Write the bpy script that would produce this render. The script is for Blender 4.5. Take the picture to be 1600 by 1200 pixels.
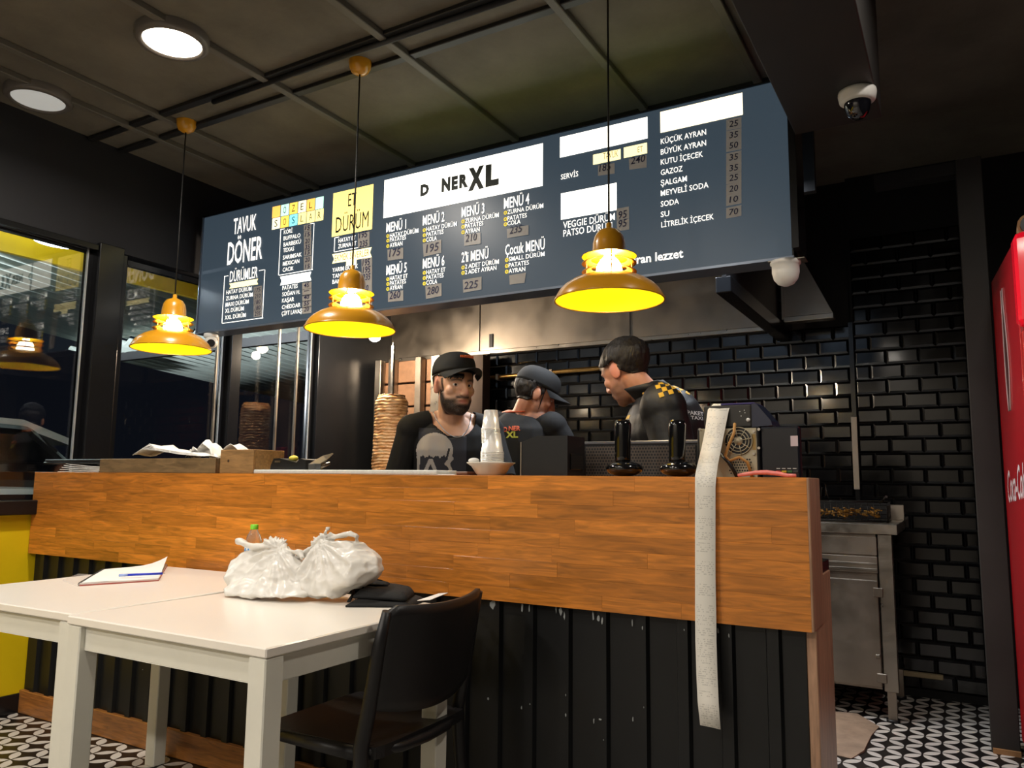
import bpy, bmesh, math, random
from mathutils import Vector, Matrix, noise
from mathutils.bvhtree import BVHTree
random.seed(7)
R_ = math.radians
scene = bpy.context.scene
col = scene.collection
for o in list(bpy.data.objects): bpy.data.objects.remove(o)

# ------------------------------------------------------------------ camera
EYE = Vector((0, 0, 1.12)); FPX = 1208.0
def _axes(yaw, pitch, roll):
    yaw, pitch, roll = R_(yaw), R_(pitch), R_(roll)
    fw = Vector((-math.sin(yaw)*math.cos(pitch), math.cos(yaw)*math.cos(pitch), math.sin(pitch)))
    rt = Vector((math.cos(yaw), math.sin(yaw), 0)); up = rt.cross(fw)
    return rt*math.cos(roll)+up*math.sin(roll), up*math.cos(roll)-rt*math.sin(roll), fw
AR, AU, AF = _axes(30.14, 7.10, 0.62)
cam = bpy.data.cameras.new('camera'); cam.sensor_width = 36; cam.lens = 36*FPX/1600; cam.clip_start = .02
cam_o = bpy.data.objects.new('camera', cam); col.objects.link(cam_o)
m = Matrix((AR, AU, -AF)).transposed().to_4x4(); m.translation = EYE
cam_o.matrix_world = m; scene.camera = cam_o
# pixel (1600x1200 frame) -> direction; the distance comes from the plane it lies on
def ray(x, y): return AF*FPX + AR*(x-800) - AU*(y-600)
def on_y(x, y, Y): d = ray(x, y); return EYE + d*((Y-EYE.y)/d.y)
def on_x(x, y, X): d = ray(x, y); return EYE + d*((X-EYE.x)/d.x)
def on_z(x, y, Z): d = ray(x, y); return EYE + d*((Z-EYE.z)/d.z)

# ------------------------------------------------------------------ world, exposure
w = bpy.data.worlds.new('night'); scene.world = w; w.use_nodes = True
w.node_tree.nodes['Background'].inputs[0].default_value = (.02, .025, .04, 1)
w.node_tree.nodes['Background'].inputs[1].default_value = .15
vs = scene.view_settings
vs.view_transform = 'Standard'; vs.look = 'None'; vs.gamma = 1; vs.use_curve_mapping = False
vs.exposure = 0.12

# light levels (each lamp below is built with its fixture)
DOWNLIGHT_W = 26; PENDANT_E = 60; KITCHEN_W = 34; SPOT_W = 55

CEIL = 2.92; XW = -3.95; YB = 4.85; XR = 1.3; YF = -2.6
YC = 2.135            # counter front
YM = 2.97             # menu board face

# ------------------------------------------------------------------ helpers
def lin(c):
    r = []
    for v in c:
        v = v/255.0; r.append(v/12.92 if v <= .04045 else ((v+.055)/1.055)**2.4)
    return tuple(r)+(1,)
def P(name, c, rough=.5, metal=0, var=0, vs=6, stretch=(1,1,1), bump=0, bs=60, emis=None, es=0, trans=0, ior=1.45, coat=0, spec=.5, rnd=0, sss=0, alpha=1, rv=0):
    m = bpy.data.materials.new(name); m.use_nodes = True; nt = m.node_tree; N = nt.nodes; L = nt.links
    b = N['Principled BSDF']; base = lin(c)
    b.inputs['Base Color'].default_value = base; b.inputs['Roughness'].default_value = rough; b.inputs['Metallic'].default_value = metal
    b.inputs['IOR'].default_value = ior; b.inputs['Specular IOR Level'].default_value = spec
    b.inputs['Coat Weight'].default_value = coat; b.inputs['Coat Roughness'].default_value = .08
    b.inputs['Transmission Weight'].default_value = trans
    if alpha < 1: b.inputs['Alpha'].default_value = alpha
    if sss: b.inputs['Subsurface Weight'].default_value = sss; b.inputs['Subsurface Radius'].default_value = (.6,.25,.12); b.inputs['Subsurface Scale'].default_value = .02
    if es: b.inputs['Emission Color'].default_value = lin(emis or c); b.inputs['Emission Strength'].default_value = es
    if var or bump or rnd or rv:
        tc = N.new('ShaderNodeTexCoord'); mp = N.new('ShaderNodeMapping'); mp.inputs['Scale'].default_value = stretch
        L.new(tc.outputs['Object'], mp.inputs[0])
    if var or rnd:
        nz = N.new('ShaderNodeTexNoise'); nz.inputs['Scale'].default_value = vs; nz.inputs['Detail'].default_value = 6; nz.inputs['Roughness'].default_value = .65
        L.new(mp.outputs[0], nz.inputs['Vector'])
        hs = N.new('ShaderNodeHueSaturation'); hs.inputs['Color'].default_value = base
        mr = N.new('ShaderNodeMapRange'); mr.inputs[1].default_value = .25; mr.inputs[2].default_value = .75
        mr.inputs[3].default_value = 1-var; mr.inputs[4].default_value = 1+var
        L.new(nz.outputs[0], mr.inputs[0])
        if rnd:
            oi = N.new('ShaderNodeObjectInfo'); m2 = N.new('ShaderNodeMapRange'); m2.inputs[3].default_value = 1-rnd; m2.inputs[4].default_value = 1+rnd
            mu = N.new('ShaderNodeMath'); mu.operation = 'MULTIPLY'
            L.new(oi.outputs['Random'], m2.inputs[0]); L.new(mr.outputs[0], mu.inputs[0]); L.new(m2.outputs[0], mu.inputs[1]); L.new(mu.outputs[0], hs.inputs['Value'])
        else: L.new(mr.outputs[0], hs.inputs['Value'])
        L.new(hs.outputs[0], b.inputs['Base Color'])
    if rv:
        n3 = N.new('ShaderNodeTexNoise'); n3.inputs['Scale'].default_value = vs*1.7; n3.inputs['Detail'].default_value = 5
        L.new(mp.outputs[0], n3.inputs['Vector']); m3 = N.new('ShaderNodeMapRange'); m3.inputs[1].default_value = .3; m3.inputs[2].default_value = .7
        m3.inputs[3].default_value = max(.02, rough-rv); m3.inputs[4].default_value = min(1, rough+rv); L.new(n3.outputs[0], m3.inputs[0]); L.new(m3.outputs[0], b.inputs['Roughness'])
    if bump:
        n2 = N.new('ShaderNodeTexNoise'); n2.inputs['Scale'].default_value = bs; n2.inputs['Detail'].default_value = 4
        L.new(mp.outputs[0], n2.inputs['Vector']); bp = N.new('ShaderNodeBump'); bp.inputs['Strength'].default_value = bump; bp.inputs['Distance'].default_value = .005
        L.new(n2.outputs[0], bp.inputs['Height']); L.new(bp.outputs[0], b.inputs['Normal'])
    return m

WM = {}      # world matrices of roots and parts, kept by hand
def tag(o, label=None, cat=None, group=None, kind=None):
    if label: o['label'] = label
    if cat: o['category'] = cat
    if group: o['group'] = group
    if kind: o['kind'] = kind
    return o
def thing(name, label, cat, loc=(0,0,0), rz=0, group=None, rot=None):
    o = bpy.data.objects.new(name, None); col.objects.link(o); o.empty_display_size = .05
    o.location = loc; o.rotation_euler = rot or (0,0,rz)
    from mathutils import Euler
    WM[o] = Matrix.Translation(Vector(loc)) @ Euler(rot or (0,0,rz)).to_matrix().to_4x4()
    return tag(o, label, cat, group)
def link(o, parent=None, mw=None):
    col.objects.link(o); WM[o] = mw or Matrix.Identity(4)
    if parent is not None: o.parent = parent
    return o
class MB:
    """collects shapes, builds ONE mesh object"""
    def __init__(s): s.v = []; s.f = []; s.mi = []; s.cur = 0; s.sm = []
    def add(s, vs, fs, M=None, smooth=False):
        n = len(s.v)
        s.v += [(M @ Vector(p)) if M else Vector(p) for p in vs]
        for f in fs: s.f.append([i+n for i in f]); s.mi.append(s.cur); s.sm.append(smooth)
        return s
    def box(s, a, b, M=None, ch=0):
        x0,y0,z0 = [min(a[i],b[i]) for i in range(3)]; x1,y1,z1 = [max(a[i],b[i]) for i in range(3)]
        if ch <= 0:
            return s.add([(x0,y0,z0),(x1,y0,z0),(x1,y1,z0),(x0,y1,z0),(x0,y0,z1),(x1,y0,z1),(x1,y1,z1),(x0,y1,z1)],
              [(3,2,1,0),(4,5,6,7),(0,1,5,4),(1,2,6,5),(2,3,7,6),(3,0,4,7)], M)
        bm = bmesh.new(); c = ((x0+x1)/2,(y0+y1)/2,(z0+z1)/2)
        bmesh.ops.create_cube(bm, size=1, matrix=Matrix.Translation(c) @ Matrix.Diagonal((x1-x0,y1-y0,z1-z0,1)))
        bmesh.ops.bevel(bm, geom=bm.edges[:], offset=ch, segments=1 if ch < .004 else 2, affect='EDGES', profile=.5)
        bm.verts.index_update(); s.add([v.co.copy() for v in bm.verts], [[v.index for v in f.verts] for f in bm.faces], M); bm.free(); return s
    def cyl(s, p0, p1, r0, r1=None, n=16, caps=True, smooth=True):
        return s.tube([p0, p1], [r0, r0 if r1 is None else r1], n, caps, smooth)
    def tube(s, pts, r, n=10, caps=True, smooth=True, flat=None):
        pts = [Vector(p) for p in pts]; k = len(pts); rr = r if isinstance(r, (list, tuple)) else [r]*k
        vs, fs = [], []; up = None
        for i, p in enumerate(pts):
            t = (pts[min(i+1,k-1)]-pts[max(i-1,0)])
            t = t.normalized() if t.length > 1e-9 else Vector((0,0,1))
            if up is None: up = Vector((0,0,1)) if abs(t.z) < .9 else Vector((1,0,0))
            a = t.cross(up); a = a.normalized() if a.length > 1e-6 else t.orthogonal().normalized(); b = a.cross(t).normalized(); up = b
            for j in range(n):
                q = 2*math.pi*j/n
                vs.append(p + a*math.cos(q)*rr[i] + b*math.sin(q)*rr[i]*(flat or 1))
        for i in range(k-1):
            for j in range(n): fs.append((i*n+j, i*n+(j+1)%n, (i+1)*n+(j+1)%n, (i+1)*n+j))
        s.add(vs, fs, None, smooth)
        if caps: s.add(vs, [tuple(range(n))[::-1], tuple(range((k-1)*n, k*n))], None, False)
        return s
    def lathe(s, prof, c=(0,0,0), n=32, M=None, smooth=True, close=False):
        vs, fs = [], []; k = len(prof)
        for r, z in prof:
            for j in range(n): q = 2*math.pi*j/n; vs.append((c[0]+r*math.cos(q), c[1]+r*math.sin(q), c[2]+z))
        for i in range(k-1 if not close else k):
            for j in range(n): i2 = (i+1) % k; fs.append((i*n+j, i*n+(j+1)%n, i2*n+(j+1)%n, i2*n+j))
        return s.add(vs, fs, M, smooth)
    def prism(s, poly, d0, d1, axis='y', M=None):
        n = len(poly)
        f = {'y': lambda p, d: (p[0], d, p[1]), 'x': lambda p, d: (d, p[0], p[1]), 'z': lambda p, d: (p[0], p[1], d)}[axis]
        vs = [f(p, d0) for p in poly]+[f(p, d1) for p in poly]
        return s.add(vs, [tuple(range(n))[::-1], tuple(range(n, 2*n))]+[(i, (i+1)%n, n+(i+1)%n, n+i) for i in range(n)], M)
    def ball(s, c, r, M=None, nu=16, nv=10, smooth=True):
        if not isinstance(r, (tuple, list)): r = (r,r,r)
        vs, fs = [(c[0],c[1],c[2]-r[2])], []
        for i in range(1, nv):
            a = math.pi*i/nv
            for j in range(nu): q = 2*math.pi*j/nu; vs.append((c[0]+r[0]*math.sin(a)*math.cos(q), c[1]+r[1]*math.sin(a)*math.sin(q), c[2]-r[2]*math.cos(a)))
        vs.append((c[0],c[1],c[2]+r[2]))
        for j in range(nu): fs.append((0, 1+(j+1)%nu, 1+j))
        for i in range(nv-2):
            for j in range(nu): a = 1+i*nu; fs.append((a+j, a+(j+1)%nu, a+nu+(j+1)%nu, a+nu+j))
        e = len(vs)-1; a = 1+(nv-2)*nu
        for j in range(nu): fs.append((a+j, a+(j+1)%nu, e))
        return s.add(vs, fs, M, smooth)
    def build(s, name, mat, parent=None, local=False, fix=True):
        """world-space shapes unless local=True (then in the parent's space)"""
        me = bpy.data.meshes.new(name)
        M = WM[parent].inverted() if (parent is not None and not local) else None
        me.from_pydata([tuple(M @ v) if M else tuple(v) for v in s.v], [], s.f)
        for mm in (mat if isinstance(mat, (list, tuple)) else [mat]): me.materials.append(mm)
        me.polygons.foreach_set('material_index', s.mi); me.polygons.foreach_set('use_smooth', s.sm)
        if fix:
            bm = bmesh.new(); bm.from_mesh(me); bmesh.ops.remove_doubles(bm, verts=bm.verts, dist=1e-6); bmesh.ops.recalc_face_normals(bm, faces=bm.faces); bm.to_mesh(me); bm.free()
        me.update()
        o = bpy.data.objects.new(name, me)
        link(o, parent, (WM[parent] if parent is not None else None)); return o
def struct(o): o['kind'] = 'structure'; return o
def copy_tree(o, parent=None):
    c = o.copy(); col.objects.link(c)
    if parent is not None: c.parent = parent
    for ch in [x for x in bpy.data.objects if x.parent is o]: copy_tree(ch, c)
    return c
def lamp(kind, name, parent, loc, power, color=(1,1,1), size=.1, rot=None, **kw):
    l = bpy.data.lights.new(name, kind); l.energy = power; l.color = color
    if kind == 'AREA': l.shape = 'DISK'; l.size = size
    else: l.shadow_soft_size = size
    for k, v in kw.items(): setattr(l, k, v)
    o = bpy.data.objects.new(name, l); col.objects.link(o); o.parent = parent
    o.location = WM[parent].inverted() @ Vector(loc)
    if rot: o.rotation_euler = rot
    return o
_H = None
def text_mesh(s, bold=0.0, shear=0):
    """vertices (x,y) and faces of a line of text; cap height 1, left at 0"""
    global _H
    def raw(t):
        c = bpy.data.curves.new('tmp', 'FONT'); c.body = t; c.size = 1; c.resolution_u = 2; c.offset = bold; c.shear = shear
        o = bpy.data.objects.new('tmp', c); col.objects.link(o)
        dg = bpy.context.evaluated_depsgraph_get(); me = bpy.data.meshes.new_from_object(o.evaluated_get(dg))
        vs = [(v.co.x, v.co.y) for v in me.vertices]; fs = [list(p.vertices) for p in me.polygons]
        bpy.data.objects.remove(o); bpy.data.curves.remove(c); bpy.data.meshes.remove(me)
        return vs, fs
    if _H is None: _H = max(v[1] for v in raw('H')[0])
    vs, fs = raw(s); x0 = min(v[0] for v in vs); x1 = max(v[0] for v in vs)
    return [((x-x0)/_H, y/_H) for x, y in vs], fs, (x1-x0)/_H
# ------------------------------------------------------------------ materials of the setting
BLACK = P('black_paint', (26,26,27), .45, var=.25, vs=3)
BLACKG = P('black_gloss', (20,20,22), .22, var=.15, vs=4)
CEILM = P('dark_cement_board', (98,93,82), .75, var=.35, vs=2.2, bump=.25, bs=40)
BATTEN = P('batten_paint', (92,88,80), .5, var=.15, vs=5)
DARKWALL = P('dark_wall_paint', (27,27,32), .6, var=.2, vs=2)
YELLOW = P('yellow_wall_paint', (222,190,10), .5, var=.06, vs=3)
STEEL = P('brushed_steel', (176,168,156), .34, 1, var=.05, vs=8, rv=.08)
STEELD = P('worn_steel', (158,148,136), .42, 1, var=.12, vs=4, rv=.1)
ALU = P('pale_gasket_glint', (190,195,200), .4, .6)
GROUT = P('dark_grout', (12,12,13), .8)
TILEM = P('black_glazed_tile', (10,10,12), .16, var=.1, vs=4, coat=.25, rnd=.3, rv=.06)
GLASS = P('window_glass', (255,255,255), .0, trans=1, ior=1.5)
WHITEP = P('white_plastic', (225,224,220), .4)

# ---- floor with printed petal pattern
def floor_mat():
    m = bpy.data.materials.new('petal_floor_tile'); m.use_nodes = True; nt = m.node_tree; N = nt.nodes; L = nt.links; b = N['Principled BSDF']
    tc = N.new('ShaderNodeTexCoord'); mp = N.new('ShaderNodeMapping'); mp.inputs['Rotation'].default_value = (0,0,R_(45)); a = .098
    mp.inputs['Scale'].default_value = (1/a, 1/a, 1/a); L.new(tc.outputs['Object'], mp.inputs[0])
    def mth(op, x, y=None):
        n = N.new('ShaderNodeMath'); n.operation = op
        for i, q in enumerate((x, y)):
            if q is None: continue
            if isinstance(q, (int, float)): n.inputs[i].default_value = q
            else: L.new(q, n.inputs[i])
        return n.outputs[0]
    sp = N.new('ShaderNodeSeparateXYZ'); L.new(mp.outputs[0], sp.inputs[0])
    fx = mth('FRACT', sp.outputs[0]); fy = mth('FRACT', sp.outputs[1])
    # leaf along each lattice edge: slender lens |t| < k*u*(1-u)
    def leaf(u, t): # u along edge, t across (distance to nearest edge)
        tt = mth('MINIMUM', t, mth('SUBTRACT', 1, t))
        wdt = mth('MULTIPLY', mth('MULTIPLY', mth('SUBTRACT', u, .05), mth('SUBTRACT', .95, u)), 1.0)
        return mth('GREATER_THAN', wdt, tt)
    lf = mth('MAXIMUM', leaf(fx, fy), leaf(fy, fx))
    nz = N.new('ShaderNodeTexNoise'); nz.inputs['Scale'].default_value = 3; nz.inputs['Detail'].default_value = 8; L.new(tc.outputs['Object'], nz.inputs[0])
    mx = N.new('ShaderNodeMix'); mx.data_type = 'RGBA'; L.new(lf, mx.inputs[0]); mx.inputs[6].default_value = lin((26,23,22)); mx.inputs[7].default_value = lin((205,200,192))
    hs = N.new('ShaderNodeHueSaturation'); L.new(mx.outputs[2], hs.inputs['Color']); mr = N.new('ShaderNodeMapRange'); mr.inputs[3].default_value = .7; mr.inputs[4].default_value = 1.2
    L.new(nz.outputs[0], mr.inputs[0]); L.new(mr.outputs[0], hs.inputs['Value']); L.new(hs.outputs[0], b.inputs['Base Color']); b.inputs['Roughness'].default_value = .35
    return m
FLOORM = floor_mat()
m = MB(); m.box((XW-.1, YF-.1, -.1), (XR+.1, YB+.2, 0)); floor = struct(m.build('floor', FLOORM))

# ---- ceiling with battens
m = MB(); m.box((XW-.1, YF-.1, CEIL), (XR+.1, YB+.2, CEIL+.1)); ceiling = struct(m.build('ceiling', CEILM))
for x in (-3.61, -3.37, -2.63, -1.95, -1.237, -.7):
    MB().box((x-.018, YF, CEIL-.028), (x+.018, 3.375, CEIL), ch=.003).build('batten', BATTEN, ceiling)
for y in (2.28, 2.45, .9, .73):
    MB().box((XW, y-.02, CEIL-.02), (-.47, y+.02, CEIL), ch=.003).build('batten', BLACK, ceiling)
m = MB(); m.tube([(-3.0,2.30,CEIL-.026),(-2.2,2.29,CEIL-.03),(-1.2,2.30,CEIL-.028)], .012, 8); m.build('cable', BLACK, ceiling)

# ---- left wall: yellow dado, black sill, windows, posts
wl = MB(); wl.box((XW-.12, YF, .09), (XW, 2.2, .93)); wall_left = struct(wl.build('wall_left', YELLOW))
MB().box((XW-.12, 2.2, 0), (XW-.001, YB+.1, 1.0)).build('dado_panel', BLACK, wall_left)
MB().box((XW-.12, YF, 2.34), (XW-.002, YB+.1, CEIL)).build('fascia', DARKWALL, wall_left)
MB().box((XW-.02, YF, 2.315), (XW+.02, 2.36, 2.345), ch=.003).build('head_rail', BLACKG, wall_left)
MB().box((XW-.10, 2.36, .93), (XW+.03, 2.50, 2.36), ch=.004).build('post', BLACKG, wall_left)
MB().box((XW-.10, 2.505, 1.0), (XW+.015, 2.53, 2.33), ch=.003).build('post', BLACKG, wall_left)
MB().box((XW-.10, 3.255, 1.0), (XW+.025, 3.335, 2.36), ch=.004).build('post', BLACKG, wall_left)
MB().box((XW-.10, 4.02, 1.0), (XW+.02, YB, 2.36), ch=.004).build('corner_panel', P('dark_steel_cladding', (44,46,50), .3, .7, var=.2, vs=3), wall_left)
MB().box((XW-.12, YF, 0), (XW+.012, 2.2, .09), ch=.003).build('skirting', BLACKG, wall_left)
struct(MB().box((XW-.14, YF, .93), (XW+.05, 2.36, 1.0), ch=.006).build('trim_1', BLACKG))
def window(n, y0, y1, z0, z1, extra=()):
    w_ = struct(MB().box((XW-.07, y0, z0), (XW-.03, y0+.03, z1)).box((XW-.07, y1-.03, z0), (XW-.03, y1, z1)).box((XW-.07, y0, z1-.03), (XW-.03, y1, z1)).box((XW-.07, y0, z0), (XW-.03, y1, z0+.025)).build('window_%d' % n, BLACKG))
    MB().box((XW-.052, y0+.02, z0+.015), (XW-.044, y1-.02, z1-.02)).build('pane', GLASS, w_)
    MB().box((XW-.033, y1-.036, z0), (XW-.022, y1-.028, z1)).build('gasket_glint', ALU, w_)  # pale gasket strip carries the frame edge's highlight in its colour
    for y in extra: MB().box((XW-.036, y-.006, z0), (XW-.02, y+.006, z1)).build('mullion', STEELD, w_)
    return w_
w1 = window(1, -.2, 2.36, 1.0, 2.335)
MB().box((XW-.03, -.2, 2.318), (XW-.02, 2.33, 2.326)).build('gasket_glint', ALU, w1)
window(2, 2.53, 3.255, 1.0, 2.32, (3.19,))
window(3, 3.335, 4.02, 1.0, 2.34, (3.69, 3.86))
struct(MB().box((XW-.12, YF, 1.0), (XW, -.2, 2.34)).build('trim_2', BLACK))

# ---- back wall
wb = MB(); wb.box((XW-.1, YB, 0), (XR+.1, YB+.12, CEIL)); wall_back = struct(wb.build('wall_back', GROUT))
def tile_mesh(w_, h_, t=.010, bv=.011):
    m = MB(); a = .0015
    vs = [(a,0,a),(w_-a,0,a),(w_-a,0,h_-a),(a,0,h_-a),(a,-.003,a),(w_-a,-.003,a),(w_-a,-.003,h_-a),(a,-.003,h_-a),(a+bv,-t,a+bv),(w_-a-bv,-t,a+bv),(w_-a-bv,-t,h_-a-bv),(a+bv,-t,h_-a-bv)]
    fs = [(0,1,5,4),(1,2,6,5),(2,3,7,6),(3,0,4,7),(4,5,9,8),(5,6,10,9),(6,7,11,10),(7,4,8,11),(8,9,10,11)]
    m.add(vs, fs); me = bpy.data.meshes.new('tile'); me.from_pydata(m.v, [], fs); me.materials.append(TILEM); me.update(); return me
TW, TH = .1655, .0835; _tm = {}
def lay_tiles(parent, x0, x1, z0, rows, Y, off=0):
    for r in range(rows):
        x = x0 - (TW/2 if (r+off) % 2 else 0)
        while x < x1-.02:
            a = max(x, x0); b = min(x+TW, x1)
            if b-a > .03:
                k = round(b-a, 3)
                if k not in _tm: _tm[k] = tile_mesh(b-a, TH)
                o = bpy.data.objects.new('tile', _tm[k]); link(o, parent); o.location = (a, Y+random.uniform(-.0006,.0006), z0+r*TH)
                o.rotation_euler = (random.uniform(-.006,.006), 0, random.uniform(-.006,.006))
            x += TW
lay_tiles(wall_back, -3.02, -.515, 2.045-14*TH, 14, YB)
wr = MB(); wr.box((-.515, YB-.05, 0), (.06, YB, CEIL)); wall_chim = struct(wr.build('wall_pier', GROUT))
lay_tiles(wall_chim, -.505, .06, 2.045-24*TH, 30, YB-.05, 1)
struct(MB().box((-.53, YB-.062, .93), (-.507, YB-.02, 2.05)).build('trim_3', BLACKG))
struct(MB().box((-.535, YB-.07, 1.09), (-.505, YB-.062, 1.50), ch=.002).build('trim_4', P('pale_trim', (190,180,165), .4)))
# steel cladding above the tiles
clad = struct(MB().box((XW, YB-.02, 2.075), (-.95, YB, CEIL)).build('wall_cladding', STEELD))
MB().box((XW, YB-.035, 2.048), (-.95, YB-.0, 2.078), ch=.004).build('edge_rail', STEEL, clad)
for x in (-3.1, -1.9): MB().box((x-.012, YB-.03, 2.078), (x+.012, YB-.019, CEIL)).build('seam', STEELD, clad)
MB().box((-3.0, YB-.03, 2.10), (-2.97, YB-.018, 2.20)).build('bracket', BLACK, clad)
# pier between window wall and burners stays dark
struct(MB().box((XW, YB-.02, 0), (-3.02, YB, 2.05)).build('wall_alcove', P('sooty_wall', (46,40,36), .55, var=.5, vs=6)))

# ---- right side: door frame post, lintel, walls
dr = struct(MB().box((.045, 4.0, 0), (.150, 4.12, 2.62), ch=.003).build('door_1', P('post_paint', (40,38,36), .6, var=.25, vs=3)))
MB().box((-.3, 4.02, 2.56), (.150, 4.10, 2.62)).build('lintel', BLACK, dr)
MB().box((.05, 3.985, 0), (.15, 4.0, .02)).build('floor_batten', P('raw_wood', (150,110,70), .7, var=.2), dr)
struct(MB().box((XR, YF, 0), (XR+.1, YB+.1, CEIL)).build('wall_right', DARKWALL))
struct(MB().box((XW-.1, YF-.1, 0), (XR+.1, YF, CEIL)).build('wall_front', P('pale_wall', (150,145,136), .7, var=.1)))
# boxed duct under the ceiling
duct = struct(MB().box((-.47, -1.5, 2.40), (-.18, 2.88, CEIL), ch=.004).build('ceiling_duct', P('duct_paint', (46,45,44), .55, var=.15, vs=3)))
struct(MB().box((-.50, 2.90, 1.98), (-.475, 3.06, CEIL)).build('trim_5', BLACKG))

# ---- extraction hood behind the menu board
struct(MB().box((XW, 3.38, 2.36), (-.48, 3.42, CEIL-.002)).build('wall_bulkhead', BLACK))
hood = thing('exhaust_hood', 'black framed steel extraction hood hanging above the kitchen behind the menu board', 'hood', (-2.2, 4.0, 2.0))
MB().box((-.93, 3.44, 1.975), (-.86, 4.81, 2.05), ch=.004).build('side_rail', BLACKG, hood)
MB().box((-.90, 3.44, 2.05), (-.88, 4.81, CEIL-.01)).build('side_panel', BLACK, hood)
m = MB(); p0 = [(-.85,2.06),(-.585,2.075),(-.76,2.46),(-.85,2.46)]
m.prism(p0, 4.60, 4.64); m.build('end_panel', STEELD, hood)
MB().box((-.85, 4.585, 2.045), (-.58, 4.66, 2.075), ch=.003).build('rim', STEEL, hood)
MB().box((-.86, 4.59, 2.06), (-.845, 4.65, 2.46)).build('corner_strip', STEELD, hood)
for k in range(5): MB().cyl((-.868, 4.585, 2.10+k*.075), (-.868, 4.592, 2.10+k*.075), .005, n=8).build('rivet', BLACKG, hood)
pipe = thing('wall_pipe', 'thin brass gas pipe running along the black tiled kitchen wall', 'pipe', (-2.6, 4.78, 1.9))
a, b_ = on_y(748,592,4.78), on_y(965,573,4.78)
MB().tube([a, (a*2+b_)/3, (a+b_*2)/3, b_], .016, 10).build('tube', P('brass', (200,160,95), .3, 1, var=.2, vs=12), pipe)
for k in (.15, .55, .9):
    q = a.lerp(b_, k); MB().box((q.x-.012, q.y-.02, q.z-.022), (q.x+.012, YB-.005, q.z+.022), ch=.003).build('clip', STEELD, pipe)

# ---- outside: yard, canopy roof sheets, yellow fascia, lamp, car
struct(MB().box((-14, -8, -.2), (XW-.13, 14, -.02)).build('ground_yard', P('asphalt', (40,40,42), .8, var=.3)))
fb = thing('canopy_fascia', 'yellow painted board under the canopy outside the windows', 'fascia', (-5.0, 2, 2.47))
MB().box((-5.04, -1, 2.475), (-5.0, 9, 2.85)).build('board', YELLOW, fb)
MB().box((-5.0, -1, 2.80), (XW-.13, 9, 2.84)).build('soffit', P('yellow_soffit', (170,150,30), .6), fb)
ROOF = P('fibre_cement', (140,148,140), .7, var=.2, vs=3)
def corrugated(name, x0, x1, y0, y1, z0, z1, n, amp, label):
    t = thing(name, label, 'roof sheet', ((x0+x1)/2, y0, z0), group=None); m = MB(); vs, fs = [], []; k = n*6
    for i in range(k+1):
        x = x0+(x1-x0)*i/k; dz = amp*math.sin(2*math.pi*i/6)
        vs += [(x, y0, z0+dz), (x, y1, z1+dz), (x, y0, z0+dz+.012), (x, y1, z1+dz+.012)]
    for i in range(k):
        a = i*4; fs += [(a, a+1, a+5, a+4), (a+2, a+6, a+7, a+3), (a, a+4, a+6, a+2), (a+1, a+3, a+7, a+5)]
    m.add(vs, fs, None, True).build('sheet', ROOF, t, fix=False)
    MB().box((x0, y0+.25, z0-.13), (x1, y0+.31, z0-.04)).build('purlin', BLACK, t); return t
corrugated('canopy_roof_sheet', -8.6, -5.06, 1.5, 5.05, 2.98, 2.62, 20, .028, 'grey corrugated canopy roof sheet outside, higher one beside the yellow board')
corrugated('canopy_roof_sheet', -8.6, -5.06, 4.9, 9.0, 2.52, 2.20, 20, .028, 'grey corrugated canopy roof sheet outside, lower one overlapped at its wavy end')
ol = thing('canopy_lamp', 'bright cool white lamp under the canopy outside the window', 'lamp', (-4.55, 2.45, 2.5))
q = on_x(95, 374, -4.5)
m = MB(); m.lathe([(0,-.03),(.06,-.028),(.14,-.018),(.16,0),(.15,.02),(0,.02)], q, 24); m.build('diffuser', P('cool_lamp', (235,245,255), .4, emis=(225,240,255), es=30), ol)
MB().cyl((q.x,q.y,q.z+.02), (q.x,q.y,2.80), .02).build('stem', BLACK, ol)
yl = thing('added_yard_light', 'added light on a post out of view, brightening the yard outside the windows', 'floodlight', (-7.9, .6, 0))  # out-of-view light added to brighten the canopy roof and the car
MB().cyl((-7.9,.6,-.02), (-7.9,.6,2.2), .04, n=14).build('post', BLACK, yl)
MB().box((-7.98,.52,2.2), (-7.82,.68,2.34), ch=.01).build('head', BLACKG, yl)
lamp('AREA', 'glow', yl, (-7.80,.70,2.27), 420, (.85,.93,1), .15, rot=(R_(118),0,R_(-14)), spread=R_(110))
# ------------------------------------------------------------------ illuminated menu board
PANEL = P('menu_panel', (40,50,60), .35, emis=(60,73,84), es=.72)
LETTER = P('menu_letter_lit', (240,240,235), .5, emis=(255,250,240), es=1.25)
LETY = P('menu_bullet_lit', (220,190,40), .5, emis=(240,215,60), es=.8)
WHITE_LIT = P('menu_white_lit', (255,253,240), .4, emis=(255,251,236), es=2.2)
YEL_LIT = P('menu_yellow_lit', (250,225,130), .4, emis=(255,226,128), es=1.3)
CREAM_LIT = P('menu_cream_lit', (255,240,180), .4, emis=(255,238,170), es=1.5)
INK = P('print_black', (22,28,24), .5)
PEN = P('marker_ink', (20,22,70), .5)
TAPE = P('price_tape', (150,146,140), .35, var=.12, vs=14, emis=(150,146,140), es=.18)
q0, q1, q2, q3 = on_y(318,343,YM), on_y(316,519,YM), on_y(1240,400,YM), on_y(1207,125,YM)
BX0, BX1, BZ0, BZ1 = -3.89, -.51, 1.968, 2.676
board = thing('menu_board', 'long backlit dark menu board with white prices and lettering hanging over the counter', 'menu board', ((BX0+BX1)/2, YM+.06, BZ0))
MB().box((BX0, YM, BZ0), (BX1, YM+.10, BZ1), ch=.003).build('light_box', PANEL, board)
FR = P('board_frame', (120,130,145), .3, .6)
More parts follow.
